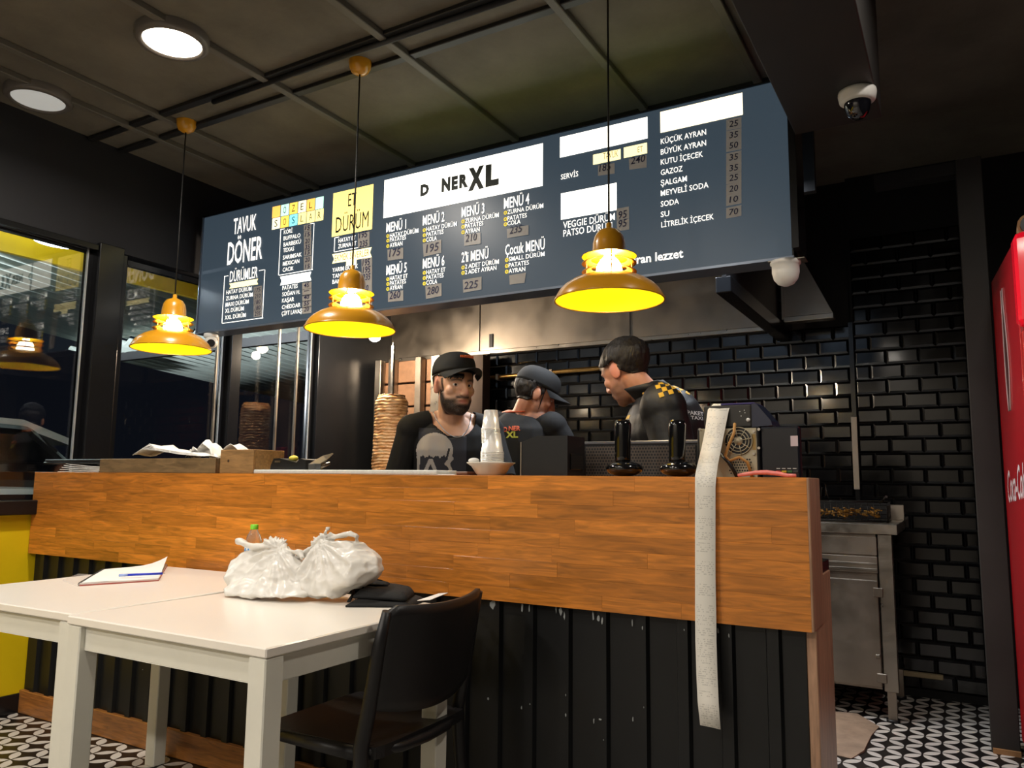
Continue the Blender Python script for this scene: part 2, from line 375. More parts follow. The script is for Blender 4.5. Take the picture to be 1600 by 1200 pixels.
MB().box((BX0-.006, YM-.010, BZ0-.010), (BX1+.006, YM+.11, BZ0)).build('frame_rail', FR, board)
MB().box((BX0-.006, YM-.006, BZ1), (BX1+.006, YM+.11, BZ1+.006)).build('frame_rail', BLACKG, board)
MB().box((BX0-.008, YM-.008, BZ0), (BX0, YM+.11, BZ1)).build('frame_rail', FR, board)
MB().box((BX1, YM-.006, BZ0), (BX1+.006, YM+.11, BZ1)).build('frame_rail', BLACKG, board)
MB().box((-2.6, YM+.02, BZ1+.006), (-.8, YM+.05, BZ1+.016)).build('led_strip', P('led_strip_glow', (200,230,90), .5, emis=(196,232,84), es=2.0), board)
for x in (-3.3, -1.4): MB().box((x-.015, YM+.10, BZ1-.12), (x+.015, 3.38, BZ1-.08)).build('bracket', BLACK, board)
def zA(p): return 300+p[0]/4, 220+p[1]/4
def zB(p): return 580+p[0]/4, 200+p[1]/4
def zC(p): return 860+p[0]/4, 120+p[1]/4
def bq(mb, Z, pts, lift):          # flat printed polygon; squared up on the board (vertical sides, level edges)
    P4 = [on_y(*Z(p), YM) for p in pts]
    mb.add([(p.x, YM-lift, p.z) for p in P4], [tuple(range(len(P4)))])
def rect(mb, Z, pts, lift, jit=0):
    P4 = [on_y(*Z(p), YM) for p in pts]
    x0 = (P4[0].x+P4[3].x)/2; x1 = (P4[1].x+P4[2].x)/2; z1 = (P4[0].z+P4[1].z)/2; z0 = (P4[2].z+P4[3].z)/2
    mb.add([(x0, YM-lift, z0), (x1, YM-lift, z0), (x1, YM-lift, z1), (x0, YM-lift, z1)], [(0,1,2,3)])
def bt(mb, Z, s, a, b, cap, bold=.012, lift=.004, tilt=False, shear=0):
    A = on_y(*Z(a), YM); B = on_y(*Z(b), YM); T = on_y(*Z((a[0], a[1]-cap)), YM)
    h = T.z-A.z; vs, fs, wd = text_mesh(s, bold, shear); W_ = B.x-A.x; z = A.z if tilt else (A.z+B.z)/2; sl = (B.z-A.z)/W_ if tilt else 0
    mb.add([(A.x+x/wd*W_, YM-lift, z+y*h+sl*x/wd*W_) for x, y in vs], fs)
def lines(Z, rows, cap, bold=.004, mat=None, name='lettering', lift=.004):
    mb = MB()
    for s, a, b in rows: bt(mb, Z, s, a, b, cap, bold, lift)
    return mb.build(name, mat or LETTER, board, fix=False)
def bars(Z, segs, w_=.0035):
    mb = MB()
    for a, b in segs:
        A = on_y(*Z(a), YM); B = on_y(*Z(b), YM)
        if abs(A.x-B.x) > abs(A.z-B.z): z = (A.z+B.z)/2; mb.box((A.x, YM-.002, z-w_/2), (B.x, YM-.0005, z+w_/2))
        else: x = (A.x+B.x)/2; mb.box((x-w_/2, YM-.002, A.z), (x+w_/2, YM-.0005, B.z))
    return mb.build('outline', LETTER, board)
# chicken wraps column
lines(zA, [('TAVUK',(260,585),(403,555))], 95, .014); lines(zA, [('DÖNER',(222,775),(440,735))], 135, .016); lines(zA, [('DÜRÜMLER',(238,885),(412,855))], 68, .004)
lines(zA, [('HATAY DÜRÜM',(217,960),(375,938)),('ZURNA DÜRÜM',(215,998),(382,975)),('MAXI DÜRÜM',(213,1038),(356,1018)),('XL DÜRÜM',(210,1077),(326,1060)),('XXL DÜRÜM',(208,1117),(338,1103))], 25, .004)
bars(zA, [((203,848),(228,844)),((420,812),(452,806)),((203,848),(190,1140)),((452,806),(445,1108)),((190,1140),(445,1108))])
def ribbon(Z, pts, mat):
    mb = MB(); (a,b,c,d) = pts; n = (b[0]-a[0])*.045
    bq(mb, Z, [a, b, (b[0]-n,(b[1]+c[1])/2), c, d, (a[0]+n,(a[1]+d[1])/2)], .0022); return mb.build('ribbon', mat, board, fix=False)
ribbon(zA, [(235,893),(415,862),(415,897),(235,925)], CREAM_LIT)
# sauces column
cols = {'o': (255,190,90), 'm': (190,240,215), 'y': (250,205,90), 'p': (255,245,200), 'c': (130,225,240), 'w': (255,235,150)}
LITC = {k: P('tile_lit_'+k, c, .4, emis=c, es=1.25) for k, c in cols.items()}
def lerp2(a, b, t): return (a[0]+(b[0]-a[0])*t, a[1]+(b[1]-a[1])*t)
for r, (tl, tr, bl, br, word, cc) in enumerate([((502,415),(825,347),(501,484),(825,421),' ÖZEL ','omypom'),((501,487),(825,424),(500,557),(825,495),'SOSLAR','pycwww')]):
    for i in range(6):
        mb = MB(); rect(mb, zA, [lerp2(tl,tr,i/6+.006), lerp2(tl,tr,(i+1)/6-.006), lerp2(bl,br,(i+1)/6-.006), lerp2(bl,br,i/6+.006)], .002)
        mb.build('letter_tile', LITC[cc[i]], board, fix=False)
        if word[i] != ' ':
            a = lerp2(bl,br,(i+.33)/6); b_ = lerp2(bl,br,(i+.67)/6); lines(zA, [(word[i], (a[0],a[1]-14), (b_[0],b_[1]-14))], 42, 0, INK)
lines(zA, [('KÖRİ',(577,585),(630,575)),('BUFFALO',(575,622),(680,606)),('BARBEKÜ',(575,660),(683,645)),('TEXAS',(573,698),(640,688)),('SARIMSAK',(571,742),(688,725)),('MEXICAN',(571,780),(673,767)),('CACIK',(570,820),(637,810))], 25, .004)
bars(zA, [((553,555),(580,551)),((740,520),(760,515)),((553,555),(545,840)),((760,515),(755,805)),((545,840),(755,805))])
ribbon(zA, [(553,850),(747,818),(747,872),(553,905)], WHITE_LIT)
lines(zA, [('PATATES',(568,932),(663,922)),('SOĞAN H.',(567,972),(677,958)),('KAŞAR',(566,1012),(640,1003)),('CHEDDAR',(565,1052),(680,1040)),('ÇİFT LAVAŞ',(563,1095),(690,1075))], 25, .004)
# meat column
mb = MB(); rect(mb, zA, [(882,330),(1132,272),(1130,550),(878,603)], .002); mb.build('yellow_panel', YEL_LIT, board, fix=False)
lines(zA, [('ET',(978,412),(1028,402))], 80, 0, INK); lines(zA, [('DÜRÜM',(900,575),(1105,540))], 98, 0, INK)
bars(zA, [((893,607),(920,602)),((893,607),(890,695)),((890,695),(1040,668))])
lines(zA, [('HATAY ET',(918,637),(1025,620)),('ZURNA ET',(916,674),(1030,655))], 26, .004)
ribbon(zA, [(878,710),(1125,665),(1125,728),(878,768)], CREAM_LIT)
mb = MB(); rect(mb, zA, [(965,748),(1030,738),(1030,772),(965,782)], .002); mb.build('ribbon_tab', CREAM_LIT, board, fix=False)
lines(zA, [('EKMEK SEVERLER',(895,752),(1110,722))], 40, -.004, P('ribbon_print', (150,125,60), .5))
lines(zA, [('YARIM EKMEK',(880,822),(1040,797)),('TAND',(880,862),(955,848)),('BAK',(880,897),(930,888))], 26, .004)
# main menus
mb = MB(); rect(mb, zB, [(82,332),(1075,92),(1072,358),(80,568)], .002); mb.build('white_banner', WHITE_LIT, board, fix=False)
LOGO = P('logo_print', (30,42,34), .5)
lines(zB, [('D',(310,424),(364,413))], 62, .07, LOGO); lines(zB, [('N',(442,397),(497,386))], 74, .07, LOGO); lines(zB, [('E',(504,385),(544,377))], 73, .07, LOGO); lines(zB, [('R',(552,374),(608,362))], 73, .07, LOGO); lines(zB, [('X',(608,386),(708,364))], 120, .075, LOGO); lines(zB, [('L',(716,362),(800,342))], 116, .075, LOGO)
menus = [('MENÜ 1',(97,652),(220,632),58,[('HATAY DÜRÜM',685,297,658),('PATATES',714,220,697),('AYRAN',748,198,735)]),
 ('MENÜ 2',(325,610),(460,585),60,[('HATAY DÜRÜM',648,537,612),('PATATES',680,455,662),('COLA',713,412,703)]),
 ('MENÜ 3',(567,560),(710,533),62,[('ZURNA DÜRÜM',594,800,560),('PATATES',628,703,610),('AYRAN',662,680,648)]),
 ('MENÜ 4',(832,508),(990,475),66,[('ZURNA DÜRÜM',540,1078,500),('PATATES',580,975,560),('COLA',612,935,597)]),
 ('MENÜ 5',(97,922),(224,900),60,[('HATAY ET',955,230,938),('PATATES',985,220,972),('AYRAN',1016,198,1005)]),
 ('MENÜ 6',(325,880),(460,860),61,[('HATAY ET',915,466,900),('PATATES',948,455,935),('COLA',982,415,972)]),
 ("2'li MENÜ",(567,845),(735,812),62,[('2 ADET DÜRÜM',882,800,848),('2 ADET AYRAN',915,785,888)]),
 ('Çocuk MENÜ',(840,795),(1087,760),65,[('SMALL DÜRÜM',835,1086,800),('PATATES',872,988,855),('AYRAN',908,965,895)])]
for h, a, b_, cap, its in menus:
    lines(zB, [(h, a, b_)], cap, .010)
    x0 = a[0]+22; lines(zB, [(s, (x0, y0), (x1, y1)) for s, y0, x1, y1 in its], 27, .004)
    mb = MB()
    for s, y0, x1, y1 in its:
        c = on_y(*zB((a[0]+9, y0-9)), YM); r = .0095
        for i in range(12):
            q, q2 = 2*math.pi*i/12, 2*math.pi*(i+1)/12
            mb.add([(c.x+r*k*math.cos(t), YM-.003, c.z+r*k*math.sin(t)) for t, k in ((q,1),(q2,1),(q2,.55),(q,.55))], [(0,1,2,3)])
        mb.add([(c.x-.004, YM-.003, c.z+.001),(c.x-.001, YM-.003, c.z-.004),(c.x+.008, YM-.003, c.z+.008),(c.x-.001, YM-.003, c.z)], [(0,1,2,3)])
    mb.build('check_bullet', LETY, board, fix=False)
# right part
for pts, mt in (([(62,385),(608,245),(607,380),(60,512)], WHITE_LIT), ([(688,228),(1202,92),(1202,235),(688,355)], P('menu_peach_lit', (255,236,200), .4, emis=(255,238,196), es=1.9)), ([(67,733),(415,660),(415,835),(67,893)], WHITE_LIT)):
    mb = MB(); rect(mb, zC, pts, .002); mb.build('white_banner', mt, board, fix=False)
for pts, s, a, b_, cap in (([(268,490),(440,450),(440,515),(268,552)],'TAVUK',(332,520),(425,500),42), ([(460,445),(605,410),(605,478),(460,510)],'ET',(548,476),(580,468),36)):
    mb = MB(); rect(mb, zC, pts, .002); mb.build('white_banner', CREAM_LIT, board, fix=False); lines(zC, [(s, a, b_)], cap, -.004, P('brown_print', (110,70,50), .5))
lines(zC, [('SERVİS',(68,645),(176,622))], 32, .005)
lines(zC, [('VEGGIE DÜRÜM',(82,950),(405,895)),('PATSO DÜRÜM',(83,1003),(388,950))], 42, .006)
lines(zC, [('uran lezzet',(505,1178),(832,1125))], 52, .02)
lines(zC, [('KÜÇÜK AYRAN',(692,425),(975,362)),('BÜYÜK AYRAN',(692,490),(975,430)),('KUTU İÇECEK',(692,553),(955,500)),('GAZOZ',(692,617),(828,592)),('ŞALGAM',(692,685),(855,652)),('MEYVELİ SODA',(692,748),(990,692)),('SODA',(692,815),(805,795)),('SU',(692,880),(745,870)),('LİTRELİK İÇECEK',(695,945),(1023,890))], 34, .006)
# taped prices
def price(Z, quad, s, a=None, b=None, cap=0):
    mb = MB(); P4 = [on_y(*Z(p), YM) for p in quad]
    mb.add([(p.x, YM-.0035, p.z) for p in P4]+[(p.x, YM-.0025, p.z) for p in P4], [(0,1,2,3),(4,5,1,0),(5,6,2,1),(6,7,3,2),(7,4,0,3)])
    t = mb.build('price_tape', TAPE, board, fix=False)
    if s:
        m2 = MB(); bt(m2, Z, s, a, b, cap, .006, .0055, True, .12)
        m2.build('handwritten_price', PEN, t, fix=False)
for s, y in (('175',950),('210',988),('180',1025),('180',1062),('235',1098)): price(zA, [(388,y-36),(440,y-44),(438,y-2),(388,y+6)], s, (395,y-2), (432,y-8), 25)
for s, y in (('15',562),('15',604),('20',645),('35',682),('15',717),('20',762),('15',803)): price(zA, [(702,y-34),(748,y-42),(746,y-2),(702,y+6)], s, (710,y-2), (740,y-7), 27)
for s, y in (('45',925),('—',965),('40',1000),('55',1038),('20',1075)): price(zA, [(692,y-34),(750,y-44),(748,y),(692,y+8)], s, (703,y-6 if s != '—' else y-14), (735,y-11 if s != '—' else y-20), 27)
price(zA, [(1040,582),(1112,568),(1112,660),(1040,674)], '195', (1047,612), (1098,602), 40); 
mb = MB(); bt(mb, zA, '235', (1049,668), (1100,658), 38, .006, .0055, True, .12); mb.build('handwritten_price', PEN, board, fix=False)
price(zA, [(1062,742),(1128,728),(1128,1035),(1068,1040)], '195', (1068,785), (1115,777), 42)
mb = MB()
for s, y in (('195',830),('235',876)): bt(mb, zA, s, (1070,y), (1118,y-8), 40, .006, .0055, True, .12)
bt(mb, zA, '0', (1090,940), (1106,937), 36, .006, .0055, True, .12); mb.build('handwritten_price', PEN, board, fix=False)
for s, quad, a, b_, cap in (('175',[(104,762),(203,748),(203,818),(106,830)],(115,808),(185,795),46),('195',[(325,724),(440,698),(440,780),(330,806)],(345,782),(425,765),50),
 ('210',[(583,668),(686,655),(686,725),(583,738)],(593,715),(663,703),46),('235',[(850,632),(985,608),(985,668),(852,690)],(868,665),(945,650),46),('260',[(108,1026),(203,1015),(203,1080),(108,1088)],(117,1072),(185,1062),46),
 ('280',[(340,988),(442,970),(442,1050),(345,1070)],(352,1045),(425,1032),46),('225',[(575,950),(692,930),(692,1010),(578,1030)],(583,1010),(670,998),46),('',[(865,922),(970,905),(960,968),(868,980)],0,0,0)): price(zB, quad, s, a, b_, cap)
for s, quad, a, b_, cap in (('185',[(300,556),(403,540),(403,606),(300,620)],(308,597),(380,583),46),('240',[(492,515),(603,490),(603,568),(495,582)],(505,550),(595,532),44),
 ('95',[(415,826),(492,812),(494,884),(416,898)],(428,890),(480,880),46),('95',[(416,900),(494,886),(495,955),(418,968)],(428,945),(480,935),46)): price(zC, quad, s, a, b_, cap)
for s, y in (('25',318),('35',388),('50',453),('35',527),('35',594),('25',655),('20',723),('10',790),('70',868)): price(zC, [(1100,y-46),(1195,y-66),(1195,y+2),(1100,y+20)], s, (1120,y), (1176,y-9), 38)
# ------------------------------------------------------------------ lamps
def downlight(x, y, on, label, power=None):
    t = thing('ceiling_downlight', label, 'downlight', (x, y, CEIL))
    m = MB(); m.lathe([(.112,-.034),(.118,-.044),(.135,-.042),(.143,-.032),(.143,0)], (x,y,CEIL), 40); m.build('rim', P('downlight_rim', (95,90,85), .4), t)
    m = MB(); m.lathe([(0,-.037),(.06,-.037),(.114,-.035)], (x,y,CEIL), 40)
    m.build('diffuser', P('downlight_on', (255,245,225), .5, emis=(255,238,214), es=12) if on else P('downlight_off_glow', (215,215,210), .5, emis=(205,208,205), es=.38), t)  # the off disc is given a faint glow in place of bounced light
    if on:
        m = lamp('AREA', 'glow', t, (x, y, CEIL-.06), power or DOWNLIGHT_W, (1,.92,.82), .22, spread=R_(165))
    return t
downlight(-2.71, 1.865, True, 'round ceiling downlight that is switched on, glowing warm white')
downlight(-3.70, 1.87, False, 'round ceiling downlight that is off, white disc beside the windows with a faint glow put in')
for x, y, pw in ((-1.45,.45,14), (-2.75,-.5,30), (.42,1.9,15), (-2.3,-1.9,45), (-.7,-1.8,45)):  # unseen ceiling lights added as fill for tables, counter front and end
    downlight(x, y, True, 'added warm ceiling downlight out of view, filling light over the seating area', pw)['group'] = 'added downlights out of view over the seating area'

SH_OUT = P('lamp_enamel', (196,138,28), .28, coat=.4)
SH_IN = P('lamp_inside', (250,214,10), .45)
BULB = P('bulb_glow', (255,250,235), .5, emis=(255,244,220), es=PENDANT_E)
CORD = P('black_cord', (18,18,18), .6)
def pendant(x, y, z, label, swing=0):
    t = thing('pendant_lamp', label, 'pendant lamp', (x, y, z), group=None)
    c = (x, y, z)
    sh = MB().lathe([(.186,0),(.182,.014),(.172,.032),(.155,.050),(.130,.067),(.104,.079),(.083,.086)], c, 56).build('shade', SH_OUT, t, fix=False)
    MB().lathe([(.1845,-.001),(.180,.013),(.170,.030),(.153,.048),(.128,.065),(.102,.0765),(.083,.084)], c, 56).build('shade_lining', SH_IN, sh, fix=False)
    MB().lathe([(.1835,-.002),(.1885,-.002),(.1885,.003),(.1835,.003)], c, 56, close=True).build('shade_rim', SH_OUT, sh, fix=False)
    for dz in (.103, .134):
        MB().lathe([(.062,dz+.010),(.093,dz-.002),(.094,dz-.004),(.062,dz+.007)], c, 48, close=True).build('louvre_ring', SH_OUT, t, fix=False)
    MB().lathe([(.094,.155),(.060,.163),(.058,.166),(.056,.200),(.050,.225),(.038,.244),(.016,.254),(.010,.258),(.010,.272),(.005,.276),(0,.276)], c, 48).build('cap', SH_OUT, t, fix=False)
    MB().lathe([(.0935,.154),(.059,.161),(.03,.162),(0,.162)], c, 40).build('cap_lining', SH_IN, t, fix=False)
    MB().lathe([(0,.066),(.022,.068),(.038,.080),(.045,.100),(.042,.122),(.030,.142),(.018,.152),(.018,.163)], c, 24).build('bulb', BULB, t, fix=False)
    for k in range(4):
        a = 2*math.pi*k/4+.5; px, py = x+.078*math.cos(a), y+.078*math.sin(a)
        MB().cyl((px,py,z+.084), (px,py,z+.160), .0022, n=6).build('spacer_rod', SH_OUT, t)
    MB().tube([(x,y,z+.274),(x+swing*.2,y,z+.6),(x+swing*.4,y,CEIL-.05)], .0035, 6).build('cord', CORD, t)
    MB().lathe([(0,-.058),(.02,-.056),(.038,-.044),(.047,-.024),(.05,0)], (x+swing*.4,y,CEIL-.001), 28).build('ceiling_rose', SH_OUT, t, fix=False)
    return t
pendant(-3.335, 2.405, 1.742, 'yellow enamel pendant lamp hanging next to the window')
pendant(-2.175, 2.40, 1.735, 'yellow enamel pendant lamp hanging in front of the meat wrap menu column')
pendant(-1.013, 2.40, 1.732, 'yellow enamel pendant lamp hanging in front of the menu slogan')

# small hot lamp above the doner; its mirror image shows in the side glass
r1 = ray(410,545); r2 = ray(586,508); xg = XW-.045; Yl = 2*xg/(r1.x/r1.y+r2.x/r2.y)
q = Vector((Yl*r2.x/r2.y, Yl, 1.12+Yl*r1.z/r1.y))
t = thing('doner_lamp', 'small bright warm heat lamp hanging above the doner', 'lamp', tuple(q))
m = MB(); m.ball(q, (.040,.040,.034)); m.build('bulb', P('halogen_glow', (255,240,220), .5, emis=(255,232,200), es=90), t)
MB().lathe([(.03,.0),(.045,.02),(.03,.045),(.012,.05)], tuple(q), 20).build('reflector_cup', STEELD, t, fix=False)
MB().tube([q+Vector((0,0,.045)), q+Vector((0,.02,.3)), Vector((q.x, q.y+.02, CEIL))], .006, 8).build('cord', CORD, t)
lamp('POINT', 'glow', t, tuple(q-Vector((0,.06,.06))), SPOT_W, (1,.80,.58), .03)
# unseen tube lights added behind the board to brighten the kitchen
def added_tube_light(x, y, z, L_, label, power, color):
    t = thing('added_tube_light', label, 'tube light', (x, y, z))
    MB().box((x-L_/2, y-.03, z), (x+L_/2, y+.03, z+.05), ch=.004).build('housing', WHITEP, t)
    MB().cyl((x-L_/2+.02, y, z-.02), (x+L_/2-.02, y, z-.02), .014, n=12).build('tube', P('tube_glow', (240,245,255), .5, emis=(230,240,255), es=6), t)
    a = lamp('AREA', 'glow', t, (x, y, z-.04), power, color, .1); a.data.shape = 'RECTANGLE'; a.data.size = L_; a.data.size_y = .05
added_tube_light(-1.2, 3.348, 2.45, 1.2, 'added tube light hidden behind the menu board, brightening the till side', KITCHEN_W, (.86,.92,1))
added_tube_light(-2.7, 3.348, 2.45, 1.2, 'added tube light hidden behind the menu board, brightening the doner side', KITCHEN_W*.8, (1,.92,.82))

# ------------------------------------------------------------------ counter
WOODS = []
def wood_mat(name, c, var, rnd, stretch):
    m = bpy.data.materials.new(name); m.use_nodes = True; nt = m.node_tree; N = nt.nodes; L = nt.links; b = N['Principled BSDF']
    tc = N.new('ShaderNodeTexCoord'); oi = N.new('ShaderNodeObjectInfo'); ad = N.new('ShaderNodeVectorMath'); ad.operation = 'ADD'
    sc = N.new('ShaderNodeVectorMath'); sc.operation = 'SCALE'; sc.inputs['Scale'].default_value = 37; 
    cx = N.new('ShaderNodeCombineXYZ'); 
    for i in range(3): L.new(oi.outputs['Random'], cx.inputs[i])
    L.new(cx.outputs[0], sc.inputs[0]); L.new(tc.outputs['Object'], ad.inputs[0]); L.new(sc.outputs[0], ad.inputs[1])
    mp = N.new('ShaderNodeMapping'); mp.inputs['Scale'].default_value = stretch; L.new(ad.outputs[0], mp.inputs[0])
    nz = N.new('ShaderNodeTexNoise'); nz.inputs['Scale'].default_value = 5; nz.inputs['Detail'].default_value = 7; nz.inputs['Distortion'].default_value = 1.1; L.new(mp.outputs[0], nz.inputs[0])
    n2 = N.new('ShaderNodeTexNoise'); n2.inputs['Scale'].default_value = 2.2; n2.inputs['Detail'].default_value = 3; L.new(ad.outputs[0], n2.inputs[0])
    cr = N.new('ShaderNodeValToRGB'); e = cr.color_ramp.elements; e[0].position = .25; e[1].position = .72
    e[0].color = lin(tuple(int(v*(1-var)) for v in c)); e[1].color = lin(tuple(min(255, int(v*(1+var*.5))) for v in c)); L.new(nz.outputs[0], cr.inputs[0])
    hs = N.new('ShaderNodeHueSaturation'); L.new(cr.outputs[0], hs.inputs['Color'])
    m1 = N.new('ShaderNodeMapRange'); m1.inputs[3].default_value = 1-rnd; m1.inputs[4].default_value = 1+rnd; L.new(oi.outputs['Random'], m1.inputs[0])
    m2 = N.new('ShaderNodeMapRange'); m2.inputs[1].default_value = .3; m2.inputs[2].default_value = .7; m2.inputs[3].default_value = .82; m2.inputs[4].default_value = 1.12; L.new(n2.outputs[0], m2.inputs[0])
    mu = N.new('ShaderNodeMath'); mu.operation = 'MULTIPLY'; L.new(m1.outputs[0], mu.inputs[0]); L.new(m2.outputs[0], mu.inputs[1]); L.new(mu.outputs[0], hs.inputs['Value'])
    L.new(hs.outputs[0], b.inputs['Base Color']); b.inputs['Roughness'].default_value = .33; b.inputs['Coat Weight'].default_value = .12; b.inputs['Coat Roughness'].default_value = .2
    return m
STAVE = wood_mat('oiled_beech_stave', (200,124,46), .24, .16, (1.4, 14, 14))
ENDW = wood_mat('weathered_end_board', (178,138,110), .22, .1, (14, 14, 1.2))
BASEW = wood_mat('skirting_wood', (150,98,50), .3, .12, (1.5, 14, 14))
XL, XE = -3.945, -.352
ctr = thing('bar_counter', 'long bar counter with orange wood staves above black ribbed sheeting', 'counter', ((XL+XE)/2, YC+.1, 0))
MB().box((XL, YC+.010, .748), (XE-.004, 2.305, 1.132)).build('upstand_core', P('core_board', (120,70,35), .6), ctr)
zs = [.744 + i*(1.135-.744)/9 for i in range(10)]
random.seed(11)
for r in range(9):
    x = XL-random.uniform(0, .3)
    while x < XE-.001:
        ln = random.uniform(.22, .62); a, b_ = max(x, XL), min(x+ln, XE)
        if b_-a > .02:
            d = random.uniform(0, .0005)
            MB().box((a+.0001, YC+d, zs[r]+.0001), (b_-.0001, YC+.0115, zs[r+1]-.0001), ch=.0003).build('stave', STAVE, ctr)
        x += ln
MB().box((XL, YC+.002, 1.1322), (XE-.004, 2.305, 1.1352), ch=.001).build('ledge', STAVE, ctr)
MB().box((XE-.003, YC+.001, .744), (XE+.006, 2.305, 1.135), ch=.002).build('end_cap', ENDW, ctr)
MB().box((XE-.022, 2.176, 0), (XE+.004, 2.45, .872), ch=.002).build('side_board', ENDW, ctr)
# ribbed black sheet: one folded sheet
prof = []; x = XL+.01; per = .1215
ribs0 = -1.183
x = ribs0 - math.floor((ribs0-XL)/per)*per
pts = [(XL, 2.172)]
while x < XE-.04:
    pts += [(x-.021, 2.172), (x-.015, 2.156), (x+.015, 2.156), (x+.021, 2.172)]; x += per
pts.append((XE-.022, 2.172))
m = MB(); vs = []
for a, b_ in pts: vs += [(a, b_, .09), (a, b_, .75), (a, b_+.004, .09), (a, b_+.004, .75)]
fs = []
for i in range(len(pts)-1): a = i*4; fs += [(a,a+4,a+5,a+1),(a+2,a+3,a+7,a+6)]
m.add(vs, fs); sheet = m.build('ribbed_sheet', P('black_sheet_metal', (24,25,26), .38, .2, var=.2, vs=5), ctr, fix=False)
CHIP = P('bare_primer', (150,155,155), .6)
def chips():
    rr = random.Random(5); m = MB()
    def chip(X, z, w_, h_, Y):
        n = 9; pl = [(X+w_/2*math.cos(2*math.pi*i/n)*rr.uniform(.55,1.1), z+h_/2*math.sin(2*math.pi*i/n)*rr.uniform(.55,1.1)) for i in range(n)]
        m.prism(pl, Y-.0006, Y+.001)
    for px, py, w_, h_ in ((770,945,.022,.034),(816,948,.009,.03),(827,950,.006,.03),(869,950,.006,.03),(876,955,.012,.026),(882,962,.006,.026),(927,962,.007,.03),(935,966,.009,.024),(941,970,.007,.022),(988,973,.004,.02),(1004,981,.004,.012),(1069,984,.004,.008),(1139,993,.004,.012),(1122,986,.005,.016),(763,1092,.007,.01),(815,1106,.005,.012),(828,1100,.004,.006),(884,1086,.003,.008),(884,1117,.005,.012),(928,1126,.004,.018),(938,1124,.01,.006),(989,1124,.004,.016),(1006,1105,.003,.006),(943,1156,.003,.004),(223,1046,.004,.006),(382,1065,.004,.006)):
        p = on_y(px, py, 2.156); chip(p.x, p.z, w_, h_, 2.1555)
    return m.build('chipped_paint', CHIP, sheet)
chips()
MB().box((XL, 2.148, 0), (XE-.03, 2.17, .105), ch=.003).build('skirting_board', BASEW, ctr)
wt = tag(MB().prism([(XL,2.305),(XE,2.305),(XE,2.46),(-.5,2.56),(XL,2.56)], .872, .902, 'z').build('worktop', P('black_stone', (22,22,24), .25, var=.2, vs=30)), 'narrow black worktop running behind the raised counter front', 'worktop')
bc = thing('under_counter_cabinet', 'black base cabinet standing under the worktop behind the counter', 'cabinet', (-2.15, 2.4, 0))
MB().box((XL+.02, 2.31, .02), (XE-.03, 2.45, .87)).build('body', BLACK, bc)
for k in range(5):
    x = XL+.05+k*.7; d = MB().box((x, 2.45, .05), (x+.66, 2.468, .85), ch=.003).build('door', BLACKG, bc)
    MB().box((x+.58, 2.468, .45), (x+.60, 2.49, .6), ch=.004).build('handle', STEEL, d)

# ------------------------------------------------------------------ white tables
TOPW = P('white_laminate', (232,226,216), .28, var=.02, vs=3, coat=.15)
LEGW = P('white_lacquer', (214,212,200), .4, var=.05, vs=6)
def table(label, loc, rz, wx, wy):
    t = thing('cafe_table', label, 'table', loc, rz)
    h = .755
    MB().box((-wx/2,-wy/2,h-.022), (wx/2,wy/2,h), ch=.003).build('table_top', TOPW, t, local=True)
    for sx in (-1,1):
        for sy in (-1,1):
            x, y = sx*(wx/2-.03), sy*(wy/2-.03)
            MB().box((x-.027,y-.027,0), (x+.027,y+.027,h-.024), ch=.003).build('leg', LEGW, t, local=True)
    for s in (-1,1):
        MB().box((-wx/2+.058, s*(wy/2-.03)-.010, h-.085), (wx/2-.058, s*(wy/2-.03)+.016*s+.004, h-.026), ch=.002).build('apron', LEGW, t, local=True)
        MB().box((s*(wx/2-.03)-.010, -wy/2+.058, h-.085), (s*(wx/2-.03)+.010, wy/2-.058, h-.026), ch=.002).build('apron', LEGW, t, local=True)
    return t
table('white table with the knotted plastic bags, black chair at its end', (-1.687, 1.577, 0), 0, .74, .70)
table('white table with the open notebook beside the yellow wall', (-2.452, 1.672, 0), R_(1.5), .74, .87)

# ------------------------------------------------------------------ black plastic chair tucked under the table, facing -X
CH = P('black_chair_plastic', (22,21,22), .42, bump=.08, bs=300)
ch = thing('dining_chair', 'black plastic dining chair pushed up to the white table', 'chair', (-1.45, 1.79, 0))
y0, y1 = 1.575, 2.005; yc = (y0+y1)/2
# seat: shallow dished shell
m = MB(); vs, fs = [], []; nu, nv = 12, 12
for side in (0, 1):
    for i in range(nu+1):
        for j in range(nv+1):
            u, v_ = i/nu, j/nv
            x = -1.71+u*.41; y = y0+.01+v_*(y1-y0-.02)
            # rounded corners
            e = max(abs(u-.5)*2, abs(v_-.5)*2); cxy = (abs(u-.5)*2)**8+(abs(v_-.5)*2)**8; k = 1/max(1, cxy**.06)
            x = -1.505+(x+1.505)*k; y = yc+(y-yc)*k
            z = .452-.014*math.sin(math.pi*u)*math.sin(math.pi*v_) - .006*(1-u) - side*(.022 if e < .97 else .03)
            vs.append((x, y, z))
nn = (nu+1)*(nv+1)
for i in range(nu):
    for j in range(nv):
        a = i*(nv+1)+j; fs += [(a, a+1, a+nv+2, a+nv+1), (nn+a, nn+a+nv+1, nn+a+nv+2, nn+a+1)]
for i in range(nu): a = i*(nv+1); b_ = a+nv; fs += [(a, a+nv+1, nn+a+nv+1, nn+a), (b_, nn+b_, nn+b_+nv+1, b_+nv+1)]
for j in range(nv): a = j; b_ = nu*(nv+1)+j; fs += [(a, nn+a, nn+a+1, a+1), (b_, b_+1, nn+b_+1, nn+b_)]
m.add(vs, fs, None, False).build('seat', CH, ch)
